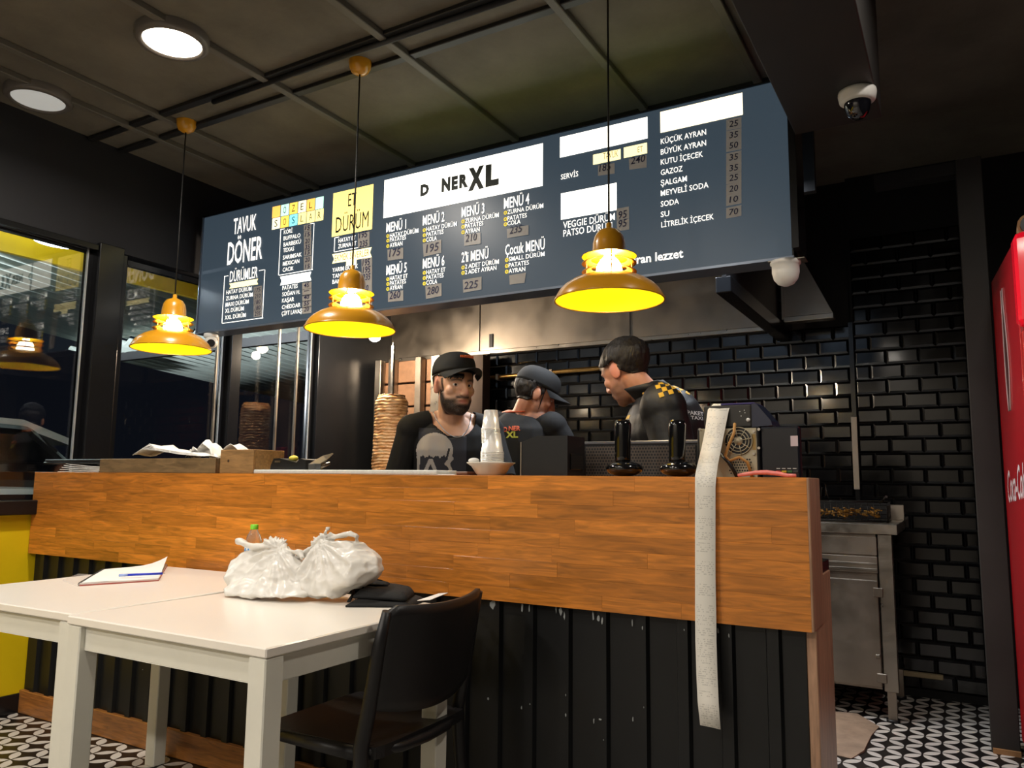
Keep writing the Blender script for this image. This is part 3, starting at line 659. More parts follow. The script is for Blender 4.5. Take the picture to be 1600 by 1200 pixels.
# back panel: curved plate
def bx(z): return -1.335+(z-.45)*.17          # lean of the back
m = MB(); vs, fs = [], []; nu, nv = 16, 10
for side in (0, 1):
    for i in range(nu+1):
        for j in range(nv+1):
            u, v_ = i/nu, j/nv; y = y0+u*(y1-y0); s_ = 4*u*(1-u)
            zb = .545-.03*s_; zt = .805-.012*s_ - (.018 if u in (0, 1) else 0); z = zb+(zt-zb)*v_
            x = bx(z)+.045*s_ + (0 if side == 0 else .014)
            vs.append((x, y, z))
nn = (nu+1)*(nv+1)
for i in range(nu):
    for j in range(nv):
        a = i*(nv+1)+j; fs += [(a, a+1, a+nv+2, a+nv+1), (nn+a, nn+a+nv+1, nn+a+nv+2, nn+a+1)]
for i in range(nu): a = i*(nv+1); b_ = a+nv; fs += [(a, a+nv+1, nn+a+nv+1, nn+a), (b_, nn+b_, nn+b_+nv+1, b_+nv+1)]
for j in range(nv): a = j; b_ = nu*(nv+1)+j; fs += [(a, nn+a, nn+a+1, a+1), (b_, b_+1, nn+b_+1, nn+b_)]
m.add(vs, fs, None, True).build('backrest', CH, ch)
for y in (y0, y1):
    s_ = -1 if y == y0 else 1
    m = MB(); m.tube([(bx(.79)+.006,y,.79),(bx(.7),y,.7),(bx(.55),y,.55),(-1.34,y,.45),(-1.33,y+.004*s_,.3),(-1.28,y+.012*s_,.012)], [.013,.019,.021,.022,.02,.014], 10, flat=.9); m.build('leg', CH, ch)
    m = MB(); m.tube([(-1.68,y-.02*s_,.425),(-1.71,y-.004*s_,.25),(-1.74,y+.006*s_,.012)], [.021,.018,.014], 10); m.build('leg', CH, ch)
    m = MB(); m.tube([(-1.67,y-.02*s_,.428),(-1.34,y-.004*s_,.432)], [.017,.019], 8); m.build('side_rail', CH, ch)
m = MB(); m.tube([(-1.335,y0+.01,.44),(-1.30,yc-.1,.43),(-1.295,yc,.428),(-1.30,yc+.1,.43),(-1.335,y1-.01,.44)], .014, 8); m.build('rear_rail', CH, ch)

# ------------------------------------------------------------------ security cameras
def dome(name, label, x, y, z, r, dark):
    t = thing(name, label, 'security camera', (x, y, z))
    MB().lathe([(0,0),(r,0),(r*1.02,-.010),(r*.95,-.032),(r*.78,-.040),(0,-.038)], (x,y,z), 36).build('housing', WHITEP, t)
    MB().lathe([(r*.72,-.040),(r*.70,-.055),(r*.55,-.078),(r*.3,-.092),(0,-.096)], (x,y,z), 28).build('dome', dark, t)
    return t
SMOKE = P('smoked_dome', (12,12,18), .06, coat=1)
q = on_z(1339,143,2.40); t = dome('dome_camera', 'white dome security camera with smoked bubble under the ceiling duct', q.x, q.y, 2.399, .058, SMOKE)
q = on_y(1227, 404, 2.99)
t = thing('bullet_dome_camera', 'white rounded security camera under the right end of the menu board', 'security camera', (q.x, 2.99, 1.958))
MB().lathe([(0,0),(.055,0),(.056,-.012),(.05,-.015),(.050,-.045),(.044,-.07),(.03,-.088),(.012,-.096),(0,-.097)], (q.x,2.99,1.957), 32).build('housing', WHITEP, t)
MB().box((q.x-.06,2.96,1.953), (q.x+.075,3.03,1.9585), ch=.002).build('mount', STEEL, t)
q = on_y(331, 533, 2.99)
t = thing('eyeball_camera', 'white eyeball security camera under the left end of the menu board', 'security camera', (q.x, 2.99, 1.958))
MB().lathe([(0,0),(.04,0),(.042,-.02),(.03,-.03),(0,-.03)], (q.x-.01,2.99,1.957), 24).build('base', WHITEP, t)
MB().ball((q.x,2.985,1.905), .038).build('eyeball', WHITEP, t)
d_ = Vector((.75,-.6,-.25)).normalized(); c_ = Vector((q.x,2.985,1.905))
MB().cyl(c_+d_*.030, c_+d_*.040, .022, n=20).build('lens', SMOKE, t)
# ------------------------------------------------------------------ people
def skin_mat(name, c, beard_c, lip=(165,95,85)):
    m = bpy.data.materials.new(name); m.use_nodes = True; nt = m.node_tree; N = nt.nodes; L = nt.links; b = N['Principled BSDF']
    b.inputs['Roughness'].default_value = .48; b.inputs['Subsurface Weight'].default_value = .12; b.inputs['Subsurface Radius'].default_value = (.6,.25,.12); b.inputs['Subsurface Scale'].default_value = .012
    tc = N.new('ShaderNodeTexCoord'); nz = N.new('ShaderNodeTexNoise'); nz.inputs['Scale'].default_value = 22; nz.inputs['Detail'].default_value = 5; L.new(tc.outputs['Object'], nz.inputs[0])
    hs = N.new('ShaderNodeHueSaturation'); hs.inputs['Color'].default_value = lin(c); mr = N.new('ShaderNodeMapRange'); mr.inputs[3].default_value = .9; mr.inputs[4].default_value = 1.1; L.new(nz.outputs[0], mr.inputs[0]); L.new(mr.outputs[0], hs.inputs['Value'])
    out = hs.outputs[0]
    hz = N.new('ShaderNodeTexNoise'); hz.inputs['Scale'].default_value = 260; L.new(tc.outputs['Object'], hz.inputs[0])
    for at, cc in (('red', (205,120,105)), ('lips', lip), ('beard', beard_c)):
        a = N.new('ShaderNodeAttribute'); a.attribute_name = at; mx = N.new('ShaderNodeMix'); mx.data_type = 'RGBA'
        fac = a.outputs['Fac']
        if at == 'beard':
            mu = N.new('ShaderNodeMath'); mu.operation = 'MULTIPLY'; m2 = N.new('ShaderNodeMapRange'); m2.inputs[1].default_value = .35; m2.inputs[2].default_value = .6; m2.inputs[3].default_value = .9; m2.inputs[4].default_value = 1; L.new(hz.outputs[0], m2.inputs[0]); L.new(fac, mu.inputs[0]); L.new(m2.outputs[0], mu.inputs[1]); fac = mu.outputs[0]
        L.new(fac, mx.inputs[0]); L.new(out, mx.inputs[6]); mx.inputs[7].default_value = lin(cc); out = mx.outputs[2]
    L.new(out, b.inputs['Base Color']); return m
HAIR = P('dark_hair', (26,21,19), .5, var=.3, vs=60, stretch=(1,1,.2), bump=.5, bs=160)
EYEW = P('eye_white', (215,208,200), .25); IRIS = P('dark_iris', (38,24,18), .15)

def ss(a, b, x): t = max(0, min(1, (x-a)/(b-a))); return t*t*(3-2*t)
def remesh(mb, vox, smooth_it, name):
    me = bpy.data.meshes.new(name); me.from_pydata([tuple(v) for v in mb.v], [], mb.f)
    bm = bmesh.new(); bm.from_mesh(me); bmesh.ops.recalc_face_normals(bm, faces=bm.faces); bm.to_mesh(me); bm.free()
    o = bpy.data.objects.new(name, me); col.objects.link(o)
    r = o.modifiers.new('r', 'REMESH'); r.mode = 'VOXEL'; r.voxel_size = vox; r.adaptivity = 0
    s_ = o.modifiers.new('s', 'SMOOTH'); s_.factor = .5; s_.iterations = smooth_it
    dg = bpy.context.evaluated_depsgraph_get(); out = bpy.data.meshes.new_from_object(o.evaluated_get(dg))
    bpy.data.objects.remove(o); bpy.data.meshes.remove(me); return out
def seg(mb, a, b, ra, rb, n=14, flat=None):
    a, b = Vector(a), Vector(b); k = 6; d = (b-a)
    pts, rr = [], []; u = d.normalized()
    for i in range(5): t = -math.cos(math.pi/2*i/4) if False else 0
    for ang in (80, 60, 40, 20): pts.append(a-u*ra*math.sin(R_(ang))); rr.append(ra*math.cos(R_(ang)))
    for i in range(k+1): pts.append(a+d*i/k); rr.append(ra+(rb-ra)*i/k)
    for ang in (20, 40, 60, 80): pts.append(b+u*rb*math.sin(R_(ang))); rr.append(rb*math.cos(R_(ang)))
    mb.tube(pts, rr, n, True, True, flat)
def loft(mb, rings, n=28, pw=2.3):
    vs, fs = [], []; k = len(rings)
    for c, ax, ay in rings:
        for j in range(n):
            q = 2*math.pi*j/n; cc, sn = math.cos(q), math.sin(q)
            x = math.copysign(abs(cc)**(2/pw), cc); y = math.copysign(abs(sn)**(2/pw), sn); vs.append(c+ax*x+ay*y)
    for i in range(k-1):
        for j in range(n): fs.append((i*n+j, i*n+(j+1)%n, (i+1)*n+(j+1)%n, (i+1)*n+j))
    fs += [tuple(range(n))[::-1], tuple(range((k-1)*n, k*n))]; mb.add(vs, fs)

def person(label, pelvis, neck, head_c, face, right, arms, skin, legs_down=True, sc=1.0, head_up=(0,0,1), bulk=1.0):
    """one continuous body; returns root, body object and frames"""
    pelvis, neck, head_c = Vector(pelvis), Vector(neck), Vector(head_c)
    rt = Vector(right).normalized(); up = (neck-pelvis).normalized(); fw = up.cross(rt).normalized(); rt = fw.cross(up).normalized()
    hf = Vector(face).normalized(); hr = hf.cross(Vector(head_up)).normalized(); hu = hr.cross(hf)
    HM = Matrix((hr, hf, hu)).transposed().to_4x4(); HM.translation = head_c; HM = HM @ Matrix.Scale(sc, 4)
    mb = MB(); L_ = (neck-pelvis).length
    def sp(t): return pelvis.lerp(neck, t) - fw*.03*math.sin(math.pi*t)
    S = sc*bulk
    prof = [(-.22,.13,.09,0),(-.10,.165,.115,-.01),(.02,.168,.118,-.005),(.2,.15,.108,0),(.38,.145,.108,.005),(.58,.160,.120,.012),(.76,.172,.122,.012),(.88,.165,.105,0),(.96,.115,.08,-.008),(1.02,.07,.062,-.008)]
    loft(mb, [(sp(t)+fw*o_*S, rt*w_*S, fw*d_*S) for t, w_, d_, o_ in prof])
    seg(mb, neck-up*.03, head_c-hu*.05*sc-hf*.018*sc, .058*sc, .053*sc)
    seg(mb, neck+rt*.05-fw*.01, sp(.93)+rt*.15*S, .040*S, .045*S); seg(mb, neck-rt*.05-fw*.01, sp(.93)-rt*.15*S, .040*S, .045*S)   # trapezius
    J = {}
    for s, side in ((1, 'R'), (-1, 'L')):
        sh = sp(.90)+rt*s*.172*S; el, wr = Vector(arms[side][0]), Vector(arms[side][1]); J[side] = (sh, el, wr)
        mb.ball(sh, .058*S); seg(mb, sh, el, .054*S, .041*S); seg(mb, el, el.lerp(wr,.35), .040*S, .042*S); seg(mb, el.lerp(wr,.3), wr, .042*S, .027*S, flat=.85)
        d = (wr-el).normalized(); a = d.cross(Vector((0,0,1))); a = a.normalized() if a.length > .1 else rt; b_ = a.cross(d)
        palm = wr+d*.05; loft(mb, [(wr, a*.026, b_*.018), (wr+d*.03, a*.036, b_*.016), (wr+d*.075, a*.041, b_*.014), (wr+d*.09, a*.038, b_*.011)], 14)
        for k, ln in zip((-1.5,-.5,.5,1.5), (.062,.074,.07,.054)):
            p = wr+d*.085+a*k*.021; q1 = p+d*ln*.55-b_*.012; q2 = q1+d*ln*.42-b_*.028
            seg(mb, p, q1, .0088, .0082, 8); seg(mb, q1, q2, .0082, .007, 8)
        th = wr+d*.025+a*s*.034; seg(mb, th, th+d*.035+a*s*.026-b_*.008, .0105, .0095, 8); seg(mb, th+d*.035+a*s*.026-b_*.008, th+d*.066+a*s*.030-b_*.02, .0095, .008, 8)
        hp = pelvis+rt*s*.088*S-up*.06; kn = Vector((hp.x+fw.x*.03+rt.x*s*.01, hp.y+fw.y*.03+rt.y*s*.01, .50*sc)); an = Vector((kn.x-fw.x*.05, kn.y-fw.y*.05, .085*sc))
        seg(mb, hp, kn, .088*S, .060*S); seg(mb, kn, kn.lerp(an,.35), .058*S, .058*S); seg(mb, kn.lerp(an,.3), an, .058*S, .038*S)
        f2 = Vector((fw.x, fw.y, 0)).normalized(); seg(mb, an-f2*.03+Vector((0,0,-.045)), an+f2*.13+Vector((0,0,-.055)), .036, .026, flat=.9); J['foot'+side] = (an, f2)
    # head
    B = lambda c, r, rot=None: mb.ball((0,0,0), r, HM @ Matrix.Translation(c) @ (rot or Matrix.Identity(4)), 20, 14)
    B((0,-.016,.034), (.076,.098,.084)); B((0,.022,.02), (.070,.074,.075)); B((0,.028,-.035), (.063,.062,.080)); B((0,.034,-.078), (.052,.052,.040)); B((0,.064,-.098), (.027,.024,.020))
    B((0,.078,.026), (.050,.016,.012)); B((0,.03,-.065), (.060,.045,.038))
    for s in (-1, 1):
        B((s*.043,.060,-.020), (.022,.022,.022)); B((s*.078,-.012,-.006), (.008,.021,.032), Matrix.Rotation(s*-.35,4,'Z')); B((s*.074,-.004,-.018), (.012,.014,.020))
        B((s*.0125,.100,-.034), (.0095,.012,.009))
    def hs(a, b, ra, rb): seg(mb, HM @ Vector(a), HM @ Vector(b), ra*sc, rb*sc, 12)
    hs((0,.088,.016), (0,.110,-.026), .0105, .0135); hs((0,.102,-.038), (0,.092,-.05), .007, .008)
    B((0,.090,-.0585), (.024,.0100,.0065)); B((0,.089,-.0705), (.021,.0105,.0075)); B((0,.084,-.064), (.028,.012,.016))
    vox = .0046
    me = remesh(mb, vox, 3, 'body')
    HI = HM.inverted(); nrm = None
    hl = [HI @ v.co for v in me.vertices]
    # eye sockets, philtrum, lip line
    for v, p in zip(me.vertices, hl):
        if abs(p.x) < .075 and p.y > .04 and -.11 < p.z < .06:
            d = 0
            for s in (-1, 1): d += .010*math.exp(-(((p.x-s*.031)/.016)**2+((p.z-.004)/.0095)**2))
            d += .003*math.exp(-((p.z+.0645)/.0028)**2)*(1 if abs(p.x) < .025 else 0)
            if d > 1e-4: v.co -= hf*d*sc
    me.update(); return dict(me=me, HM=HM, HI=HI, hl=hl, fw=fw, rt=rt, up=up, neck=neck, pelvis=pelvis, J=J, sp=sp, S=S, sc=sc, label=label, hf=hf, hu=hu, hr=hr)
def set_attr(me, name, vals):
    a = me.attributes.new(name, 'FLOAT', 'POINT'); a.data.foreach_set('value', vals)
def shell(me, g, off, name, mat, parent, thick=.004, fold=0.0, fs=9, extra=None, seed=0, smooth_it=0, mats=None, matfn=None):
    """garment or hair: the faces of the body where g(v)>0, lifted off the skin, with an edge of its own"""
    bm = bmesh.new(); bm.from_mesh(me); bm.normal_update(); bm.verts.ensure_lookup_table()
    val = [g(v.co) for v in bm.verts]
    bmesh.ops.delete(bm, geom=[f for f in bm.faces if sum(val[v.index] for v in f.verts) <= 0], context='FACES')
    bmesh.ops.delete(bm, geom=[v for v in bm.verts if not v.link_faces], context='VERTS')
    for v in bm.verts:
        if v.is_boundary:
            c = v.co; h = .002; g0 = g(c); gr = Vector([(g(c+Vector(e)*h)-g0)/h for e in ((1,0,0),(0,1,0),(0,0,1))])
            if gr.length > 1e-3 and abs(g0)/gr.length < .012: v.co = c - gr*(g0/gr.length_squared)
    for _ in range(smooth_it): bmesh.ops.smooth_vert(bm, verts=[v for v in bm.verts if not v.is_boundary], factor=.5, use_axis_x=True, use_axis_y=True, use_axis_z=True)
    bm.normal_update(); nm = {v: v.normal.copy() for v in bm.verts}
    for v in bm.verts:
        o_ = off(v.co) if callable(off) else off
        if fold: o_ += fold*(noise.noise(Vector((v.co.x*fs, v.co.y*fs, v.co.z*fs*.55+seed)))+.6*noise.noise(Vector((v.co.x*fs*2.3, v.co.y*fs*2.3, v.co.z*fs*1.2+seed))))
        v.co += nm[v]*o_
    # inner skin + rim
    geo = bm.faces[:]; ret = bmesh.ops.solidify(bm, geom=geo, thickness=thick)
    out = bpy.data.meshes.new(name); bm.to_mesh(out); bm.free()
    for mm in (mats or [mat]): out.materials.append(mm)
    if matfn:
        for p in out.polygons: p.material_index = matfn(p.center)
    for p in out.polygons: p.use_smooth = True
    o = bpy.data.objects.new(name, out); M = WM[parent]; out.transform(M.inverted()); return link(o, parent, M)
def bvh_of(o): 
    me = o.data; M = WM[o]; return BVHTree.FromPolygons([M @ v.co for v in me.vertices], [list(p.vertices) for p in me.polygons])
def decal(bv, org, ax, ay, dirn, inside, w_, h_, step, name, mat, parent, lift=.0015):
    """flat print laid on cloth: a fine grid dropped onto the surface along dirn"""
    m = MB(); n, k = int(w_/step), int(h_/step); idx = {}; vs, fs = [], []
    def pt(i, j):
        if (i, j) in idx: return idx[i, j]
        u, v_ = -w_/2+i*step, -h_/2+j*step; o = org+ax*u+ay*v_; hit = bv.ray_cast(o-dirn*.35, dirn, .9)
        idx[i, j] = None if hit[0] is None else len(vs)
        if hit[0] is not None: vs.append(hit[0]-dirn*lift)
        return idx[i, j]
    for i in range(n):
        for j in range(k):
            if inside(-w_/2+(i+.5)*step, -h_/2+(j+.5)*step):
                q = [pt(i,j), pt(i+1,j), pt(i+1,j+1), pt(i,j+1)]
                if None not in q: fs.append(q)
    m.add(vs, fs, None, True); return m.build(name, mat, parent, fix=False)
def text_decal(bv, s, org, ax, ay, dirn, w_, h_, name, mat, parent, bold=.02, lift=.003):
    vs, fs, wd = text_mesh(s, bold); out = []
    for x, y in vs:
        o = org+ax*(x/wd-.5)*w_+ay*(y-.5)*h_; hit = bv.ray_cast(o-dirn*.35, dirn, .9); out.append((hit[0] if hit[0] is not None else o)-dirn*lift)
    m = MB(); m.add(out, fs); return m.build(name, mat, parent, fix=False)
def finish(pd, skin, name='person'):
    root = thing(name, pd['label'], 'person', (pd['pelvis'].x, pd['pelvis'].y, 0))
    me = pd['me']; me.name = 'body'
    for p in me.polygons: p.use_smooth = True
    me.materials.clear(); me.materials.append(skin); b2 = me.copy(); b2.transform(WM[root].inverted())
    o = bpy.data.objects.new('body', b2); link(o, root, WM[root]); HM = pd['HM']
    for s in (-1, 1):
        c = Vector((s*.031,.0705,.004)); eo = MB().ball(c, .0122, HM, 16, 12).build('eyeball', EYEW, root)
        d = pd.get('gaze', Vector((0,1,-.1))).normalized(); M2 = HM @ Matrix.Translation(c+d*.0093) @ d.to_track_quat('Z','Y').to_matrix().to_4x4()
        MB().ball((0,0,0), (.0060,.0060,.0042), M2, 14, 8).build('iris', IRIS, eo)
        for lo, hi in ((20, 100), (-95, -32)):      # lids: bands of a slightly larger sphere
            m = MB(); vs, fs = [], []; nu, nv = 14, 6
            for i in range(nu+1):
                az = math.pi*(.04+.92*i/nu)
                for j in range(nv+1):
                    el = R_(lo+(hi-lo)*j/nv); r = .0134; y, z = math.cos(el)*math.sin(az)*r, math.sin(el)*r*math.sin(az)**.5 if math.sin(az) > 0 else 0; vs.append((c.x+math.cos(az)*r, c.y+math.cos(el)*math.sin(az)*r, c.z+math.sin(el)*math.sin(az)*r))
            for i in range(nu):
                for j in range(nv): q = i*(nv+1)+j; fs.append((q,q+1,q+nv+2,q+nv+1))
            m.add(vs, fs, HM, True).build('eyelid', skin, eo, fix=False)
    return root
def shoes(pd, root):
    for s in 'RL':
        an, f2 = pd['J']['foot'+s]; m = MB(); sd = Vector((f2.y, -f2.x, 0))
        loft(m, [(an-f2*.07+Vector((0,0,-.04)), sd*.03, Vector((0,0,.04))), (an-f2*.04+Vector((0,0,-.03)), sd*.042, Vector((0,0,.054))), (an+f2*.05+Vector((0,0,-.045)), sd*.046, Vector((0,0,.040))), (an+f2*.13+Vector((0,0,-.057)), sd*.046, Vector((0,0,.028))), (an+f2*.17+Vector((0,0,-.064)), sd*.028, Vector((0,0,.019)))], 16)
        m.build('shoe', BLACKG, root)
def cap(pd, root, mat, tilt=0, crown=.10, lift_=.052):
    """baseball cap: crown shell over the skull and a curved brim"""
    HM = pd['HM']; HI = pd['HI']
    m = MB(); vs, fs = [], []; n, k = 40, 12
    T = HM @ Matrix.Translation((0,0,lift_)) @ Matrix.Rotation(tilt,4,'X')
    for i in range(k+1):
        a = math.pi/2*i/k; z = math.sin(a)*(crown-.008); r = math.cos(a)**.62 if i < k else 0
        for j in range(n):
            q = 2*math.pi*j/n; y = math.sin(q)*r*(.108 if math.sin(q) > 0 else .118)-.006; x = math.cos(q)*r*.086
            bulge = .012*max(0, math.sin(q))*math.sin(math.pi*min(1, i/k*1.2)) ; vs.append((x, y+bulge*.4, z+bulge*.3))
    for i in range(k):
        for j in range(n): fs.append((i*n+j, i*n+(j+1)%n, (i+1)*n+(j+1)%n, (i+1)*n+j))
    m.add(vs, fs, T, True)
    # inner band
    vs = []
    for z, kk in ((0,1),(-.012,1.0),(-.012,.95),(.01,.95)):
        for j in range(n):
            q = 2*math.pi*j/n; vs.append((math.cos(q)*.086*kk, math.sin(q)*(.108 if math.sin(q) > 0 else .118)*kk-.006, z))
    fs = [(i*n+j, i*n+(j+1)%n, (i+1)*n+(j+1)%n, (i+1)*n+j) for i in range(3) for j in range(n)]
    m.add(vs, fs, T, True)
    c = m.build('cap', mat, root, fix=False)
    b = MB(); vs, fs = [], []; nu, nv = 18, 8
    for sd in (0, 1):
        for i in range(nu+1):
            a = math.pi*(.09+.82*i/nu)
            for j in range(nv+1):
                t = j/nv; bx_, by_ = math.cos(a)*.085, math.sin(a)*.106-.006
                ln = .078*math.sin(a)**.7
                x = bx_*(1-.06*t); y = by_+ln*t; z = -.006-.010*t-.030*(x/.08)**2*(.35+.65*t)-.003*sd
                vs.append((x, y, z))
    nn = (nu+1)*(nv+1)
    for i in range(nu):
        for j in range(nv): q = i*(nv+1)+j; fs += [(q,q+1,q+nv+2,q+nv+1),(nn+q,nn+q+nv+1,nn+q+nv+2,nn+q+1)]
        q = i*(nv+1)+nv; fs.append((q, nn+q, nn+q+nv+1, q+nv+1))
    b.add(vs, fs, T, True); b.build('brim', mat, c, fix=False)
    MB().ball((0,-.006,crown-.006), (.009,.009,.005), T, 12, 6).build('cap_button', mat, c)
    return c, T

BLKT = P('black_tshirt', (11,11,12), .85, var=.15, vs=30, bump=.2, bs=400)
TROUS = P('dark_trousers', (28,29,34), .85, var=.15, vs=20)
CAPM = P('black_cap_cloth', (9,9,9), .8, var=.12, vs=60)
def body_g(pd, neck_lift=.0, sleeve=.72, front=.02):
    """signed field of a T-shirt: torso and part of the sleeves"""
    nk, up, fw = pd['neck'], pd['up'], pd['fw']; pl = pd['pelvis']; J = pd['J']
    HI = pd['HI']; rt = pd['rt']; ax_ = nk-pl
    def sd(c, a, b):
        d = b-a; t = max(0, min(1, (c-a).dot(d)/d.length_squared)); return (c-a-d*t).length, t
    def g(c):
        r = c-nk; ru = r.dot(up); a = -ru + neck_lift - front*max(0, r.dot(fw))/.08
        rad = (r-up*ru).length
        v = max(a, rad-.098) if ru < .06 else a
        p = HI @ c; v = min(v, (math.sqrt((p.x/.105)**2+((p.y-.012)/.135)**2+((p.z+.01)/.142)**2)-1)*.1)
        v = min(v, (c-pl).dot(up)+.12)
        t = max(0, min(1, (c-pl).dot(ax_)/ax_.length_squared)); q = c-pl-ax_*t
        tors = math.hypot(q.dot(rt)/(.172*pd['S']), q.dot(fw)/(.135*pd['S']))
        for s in 'RL':
            sh, el, wr = J[s]; du, tu = sd(c, sh, el); df, tf = sd(c, el, wr+(wr-el).normalized()*.2)
            if tors > .97 and min(du, df) < .095:
                if sleeve <= 1:
                    u = (el-sh).normalized(); v = min(v, sleeve*(el-sh).length-(c-sh).dot(u)) if du <= df+.02 else min(v, -.02)
                elif df < du: u = (wr-el).normalized(); v = min(v, (wr-el).length*(sleeve-1)-(c-el).dot(u))
        return v
    return g
def trousers(pd, root):
    pl, up = pd['pelvis'], pd['up']
    hands = [pd['J'][s][2] for s in 'RL']; els = [pd['J'][s][1] for s in 'RL']
    def g(c):
        v = min(-(c-pl).dot(up)-.08+.12, c.z-.10)
        for h, e in zip(hands, els):
            d = (h-e); L2 = d.length; u = d/L2; t = (c-e).dot(u)
            if -.1 < t < L2+.24 and ((c-e)-u*t).length < .085: v = min(v, -.01)
        return v
    shell(pd['me'], g, .012, 'trousers', TROUS, root, .004, .006, 7)

# ---- man in the skull T-shirt -------------------------------------------------
S1 = skin_mat('skin_light', (206,160,132), (12,9,8), (176,112,100))
face1 = Vector((.885,-.46,-.10))
hc1 = on_y(709, 603, 2.66)
A1 = {'R': (Vector((-2.075,2.60,1.09)), Vector((-2.00,2.53,.99))), 'L': (Vector((-1.66,2.83,1.07)), Vector((-1.58,2.66,1.0)))}
pd = person('bearded man in a black cap and black skull print T-shirt behind the counter, looking aside', (-1.95,2.80,.90), (-1.885,2.735,1.375), hc1, face1, (-.66,-.75,0), A1, S1, sc=1.0)
pd['gaze'] = Vector((.35,1,-.05))
hl = pd['hl']; be, li, re = [], [], []
for p in hl:
    # beard: jaw line, chin, moustache; brows
    ax = abs(p.x); b = 0
    if p.y > -.02 and -.135 < p.z < .03:
        line = -.050 + .055*ss(.045,.072,ax)*ss(.048,.024,p.y)              # upper edge climbs to the sideburn
        b = ss(line+.010, line-.012, p.z)*(ss(.004,.018,p.y) if ax > .064 else ss(-.025,.0,p.y))
        b *= 1-.95*math.exp(-((ax/.026)**4+((p.z+.062)/.012)**4))*(1 if p.y > .06 else 0)          # lips clear
        mu = math.exp(-(((p.z+.047)/.0065)**2))*ss(.036,.026,ax)*(1 if p.y > .07 else 0); b = max(b, mu)
        side = ss(.050,.060,ax)*ss(.076,.071,ax)*ss(.012,.004,abs(p.y-.024))*ss(-.06,-.04,p.z); b = max(b, side)
        b *= ss(-.125,-.112,p.z) if p.y < .05 else 1
    if p.y > .05 and .010 < p.z < .034:
        zc = .0205+.004*math.sin(max(0,min(1,(ax-.012)/.038))*math.pi); b = max(b, math.exp(-((p.z-zc)/.0050)**2)*ss(.008,.014,ax)*ss(.058,.048,ax))
    be.append(min(1, b)); li.append(math.exp(-((ax/.023)**4+((p.z+.0645)/.0095)**4)) if p.y > .07 else 0)
    re.append(.55*ss(.068,.078,ax)*(1 if abs(p.y+.01) < .03 and abs(p.z) < .04 else 0)+.35*math.exp(-((p.x/.016)**2+((p.z+.03)/.014)**2))*(1 if p.y > .08 else 0))
for nme, vals in (('beard', be), ('lips', li), ('red', re)): set_attr(pd['me'], nme, vals)
# beard has body: lift it a little
for v, b, p in zip(pd['me'].vertices, be, hl):
    if b > .1 and p.z < -.03: v.co += (Vector(v.co)-pd['HM'] @ Vector((0,.02,-.05))).normalized()*.006*b
root = finish(pd, S1)
HI1 = pd['HI']
def hair1(c):
    p = HI1 @ c
    if abs(p.x) > .064 and abs(p.z+.008) < .046 and -.042 < p.y < .018: return -.01
    return min(p.z-(.036+.02*ss(.02,.08,p.y)) if p.y > .02 else p.z-(-.030+.05*ss(-.05,.02,p.y)), .05, (.105-p.y))
shell(pd['me'], hair1, .005, 'hair', HAIR, root, .003, .002, 60)
cp, T = cap(pd, root, CAPM, tilt=R_(9), crown=.086, lift_=.062)
for k in range(9): MB().box((-.028+k*.007,.104+.012-abs(k-4)*.0018,.036), (-.023+k*.007,.108+.012-abs(k-4)*.0018,.046), T).build('stitching', P('orange_stitch', (190,90,40), .7), cp) if k in (0,1,2,3,4,5,6,7,8) else None
fr = MB()
for k in range(8): x = .008+.0075*k; yy = .092-.030*(x/.068)**2; fr.tube([pd['HM'] @ Vector((x,yy-.004,.046)), pd['HM'] @ Vector((x+.002,yy+.002,.036)), pd['HM'] @ Vector((x+.004,yy,.024+.004*(k%3)))], [.007,.006,.001], 6)
fr.build('fringe', HAIR, root)
g1 = body_g(pd, .005, .80, .055)
shirt = shell(pd['me'], g1, lambda c: .010+.010*ss(1.3,1.05,c.z), 't_shirt', BLKT, root, .003, .007, 8, smooth_it=4)
trousers(pd, root); shoes(pd, root)
bv = bvh_of(shirt); view = (Vector((-1.85,2.7,1.2))-EYE); view.z = 0; view.normalize(); vx = Vector((view.y,-view.x,0))
GREYP = P('print_dark_grey', (52,54,62), .85); SKULL = P('print_pale_grey', (178,174,170), .85)
cR = on_y(692, 706, 2.62)
def in_panel(u, v_): return True
decal(bv, cR+vx*.0, vx, Vector((0,0,1)), view, in_panel, .205, .20, .008, 'shirt_panel_print', GREYP, shirt, .002)
PX = .00254
def in_skull(u, v_):          # pale cranium over ragged dark sockets, nose bone and cheekbones
    x, y = 680+u/PX, 702-v_/PX
    if y < 714+1.6*math.sin(x*.55)+.8*math.sin(x*1.3): 
        if ((x-679)/30)**2+((y-704)/29)**2 > 1: return False
        return not (y > 700 and abs(x-(703-(y-700)*.25)) < 1.6)
    if x < 657 and y < 738: return x > 650+(y-714)*.05 and x < 656-(y-714)*.06
    if y > 718 and y < 739 and abs(abs(x-673)-(y-718)*.42) < 3.2: return True
    if x > 694 and y < 738: return abs(x-(703+2.5*math.sin((y-712)*.35))) < 4.5 - (1.5 if y > 728 else 0)
    return False
cS = on_y(680, 702, 2.62)
decal(bv, cS, vx, Vector((0,0,1)), view, in_skull, .17, .21, .0026, 'skull_print', SKULL, shirt, .0042)
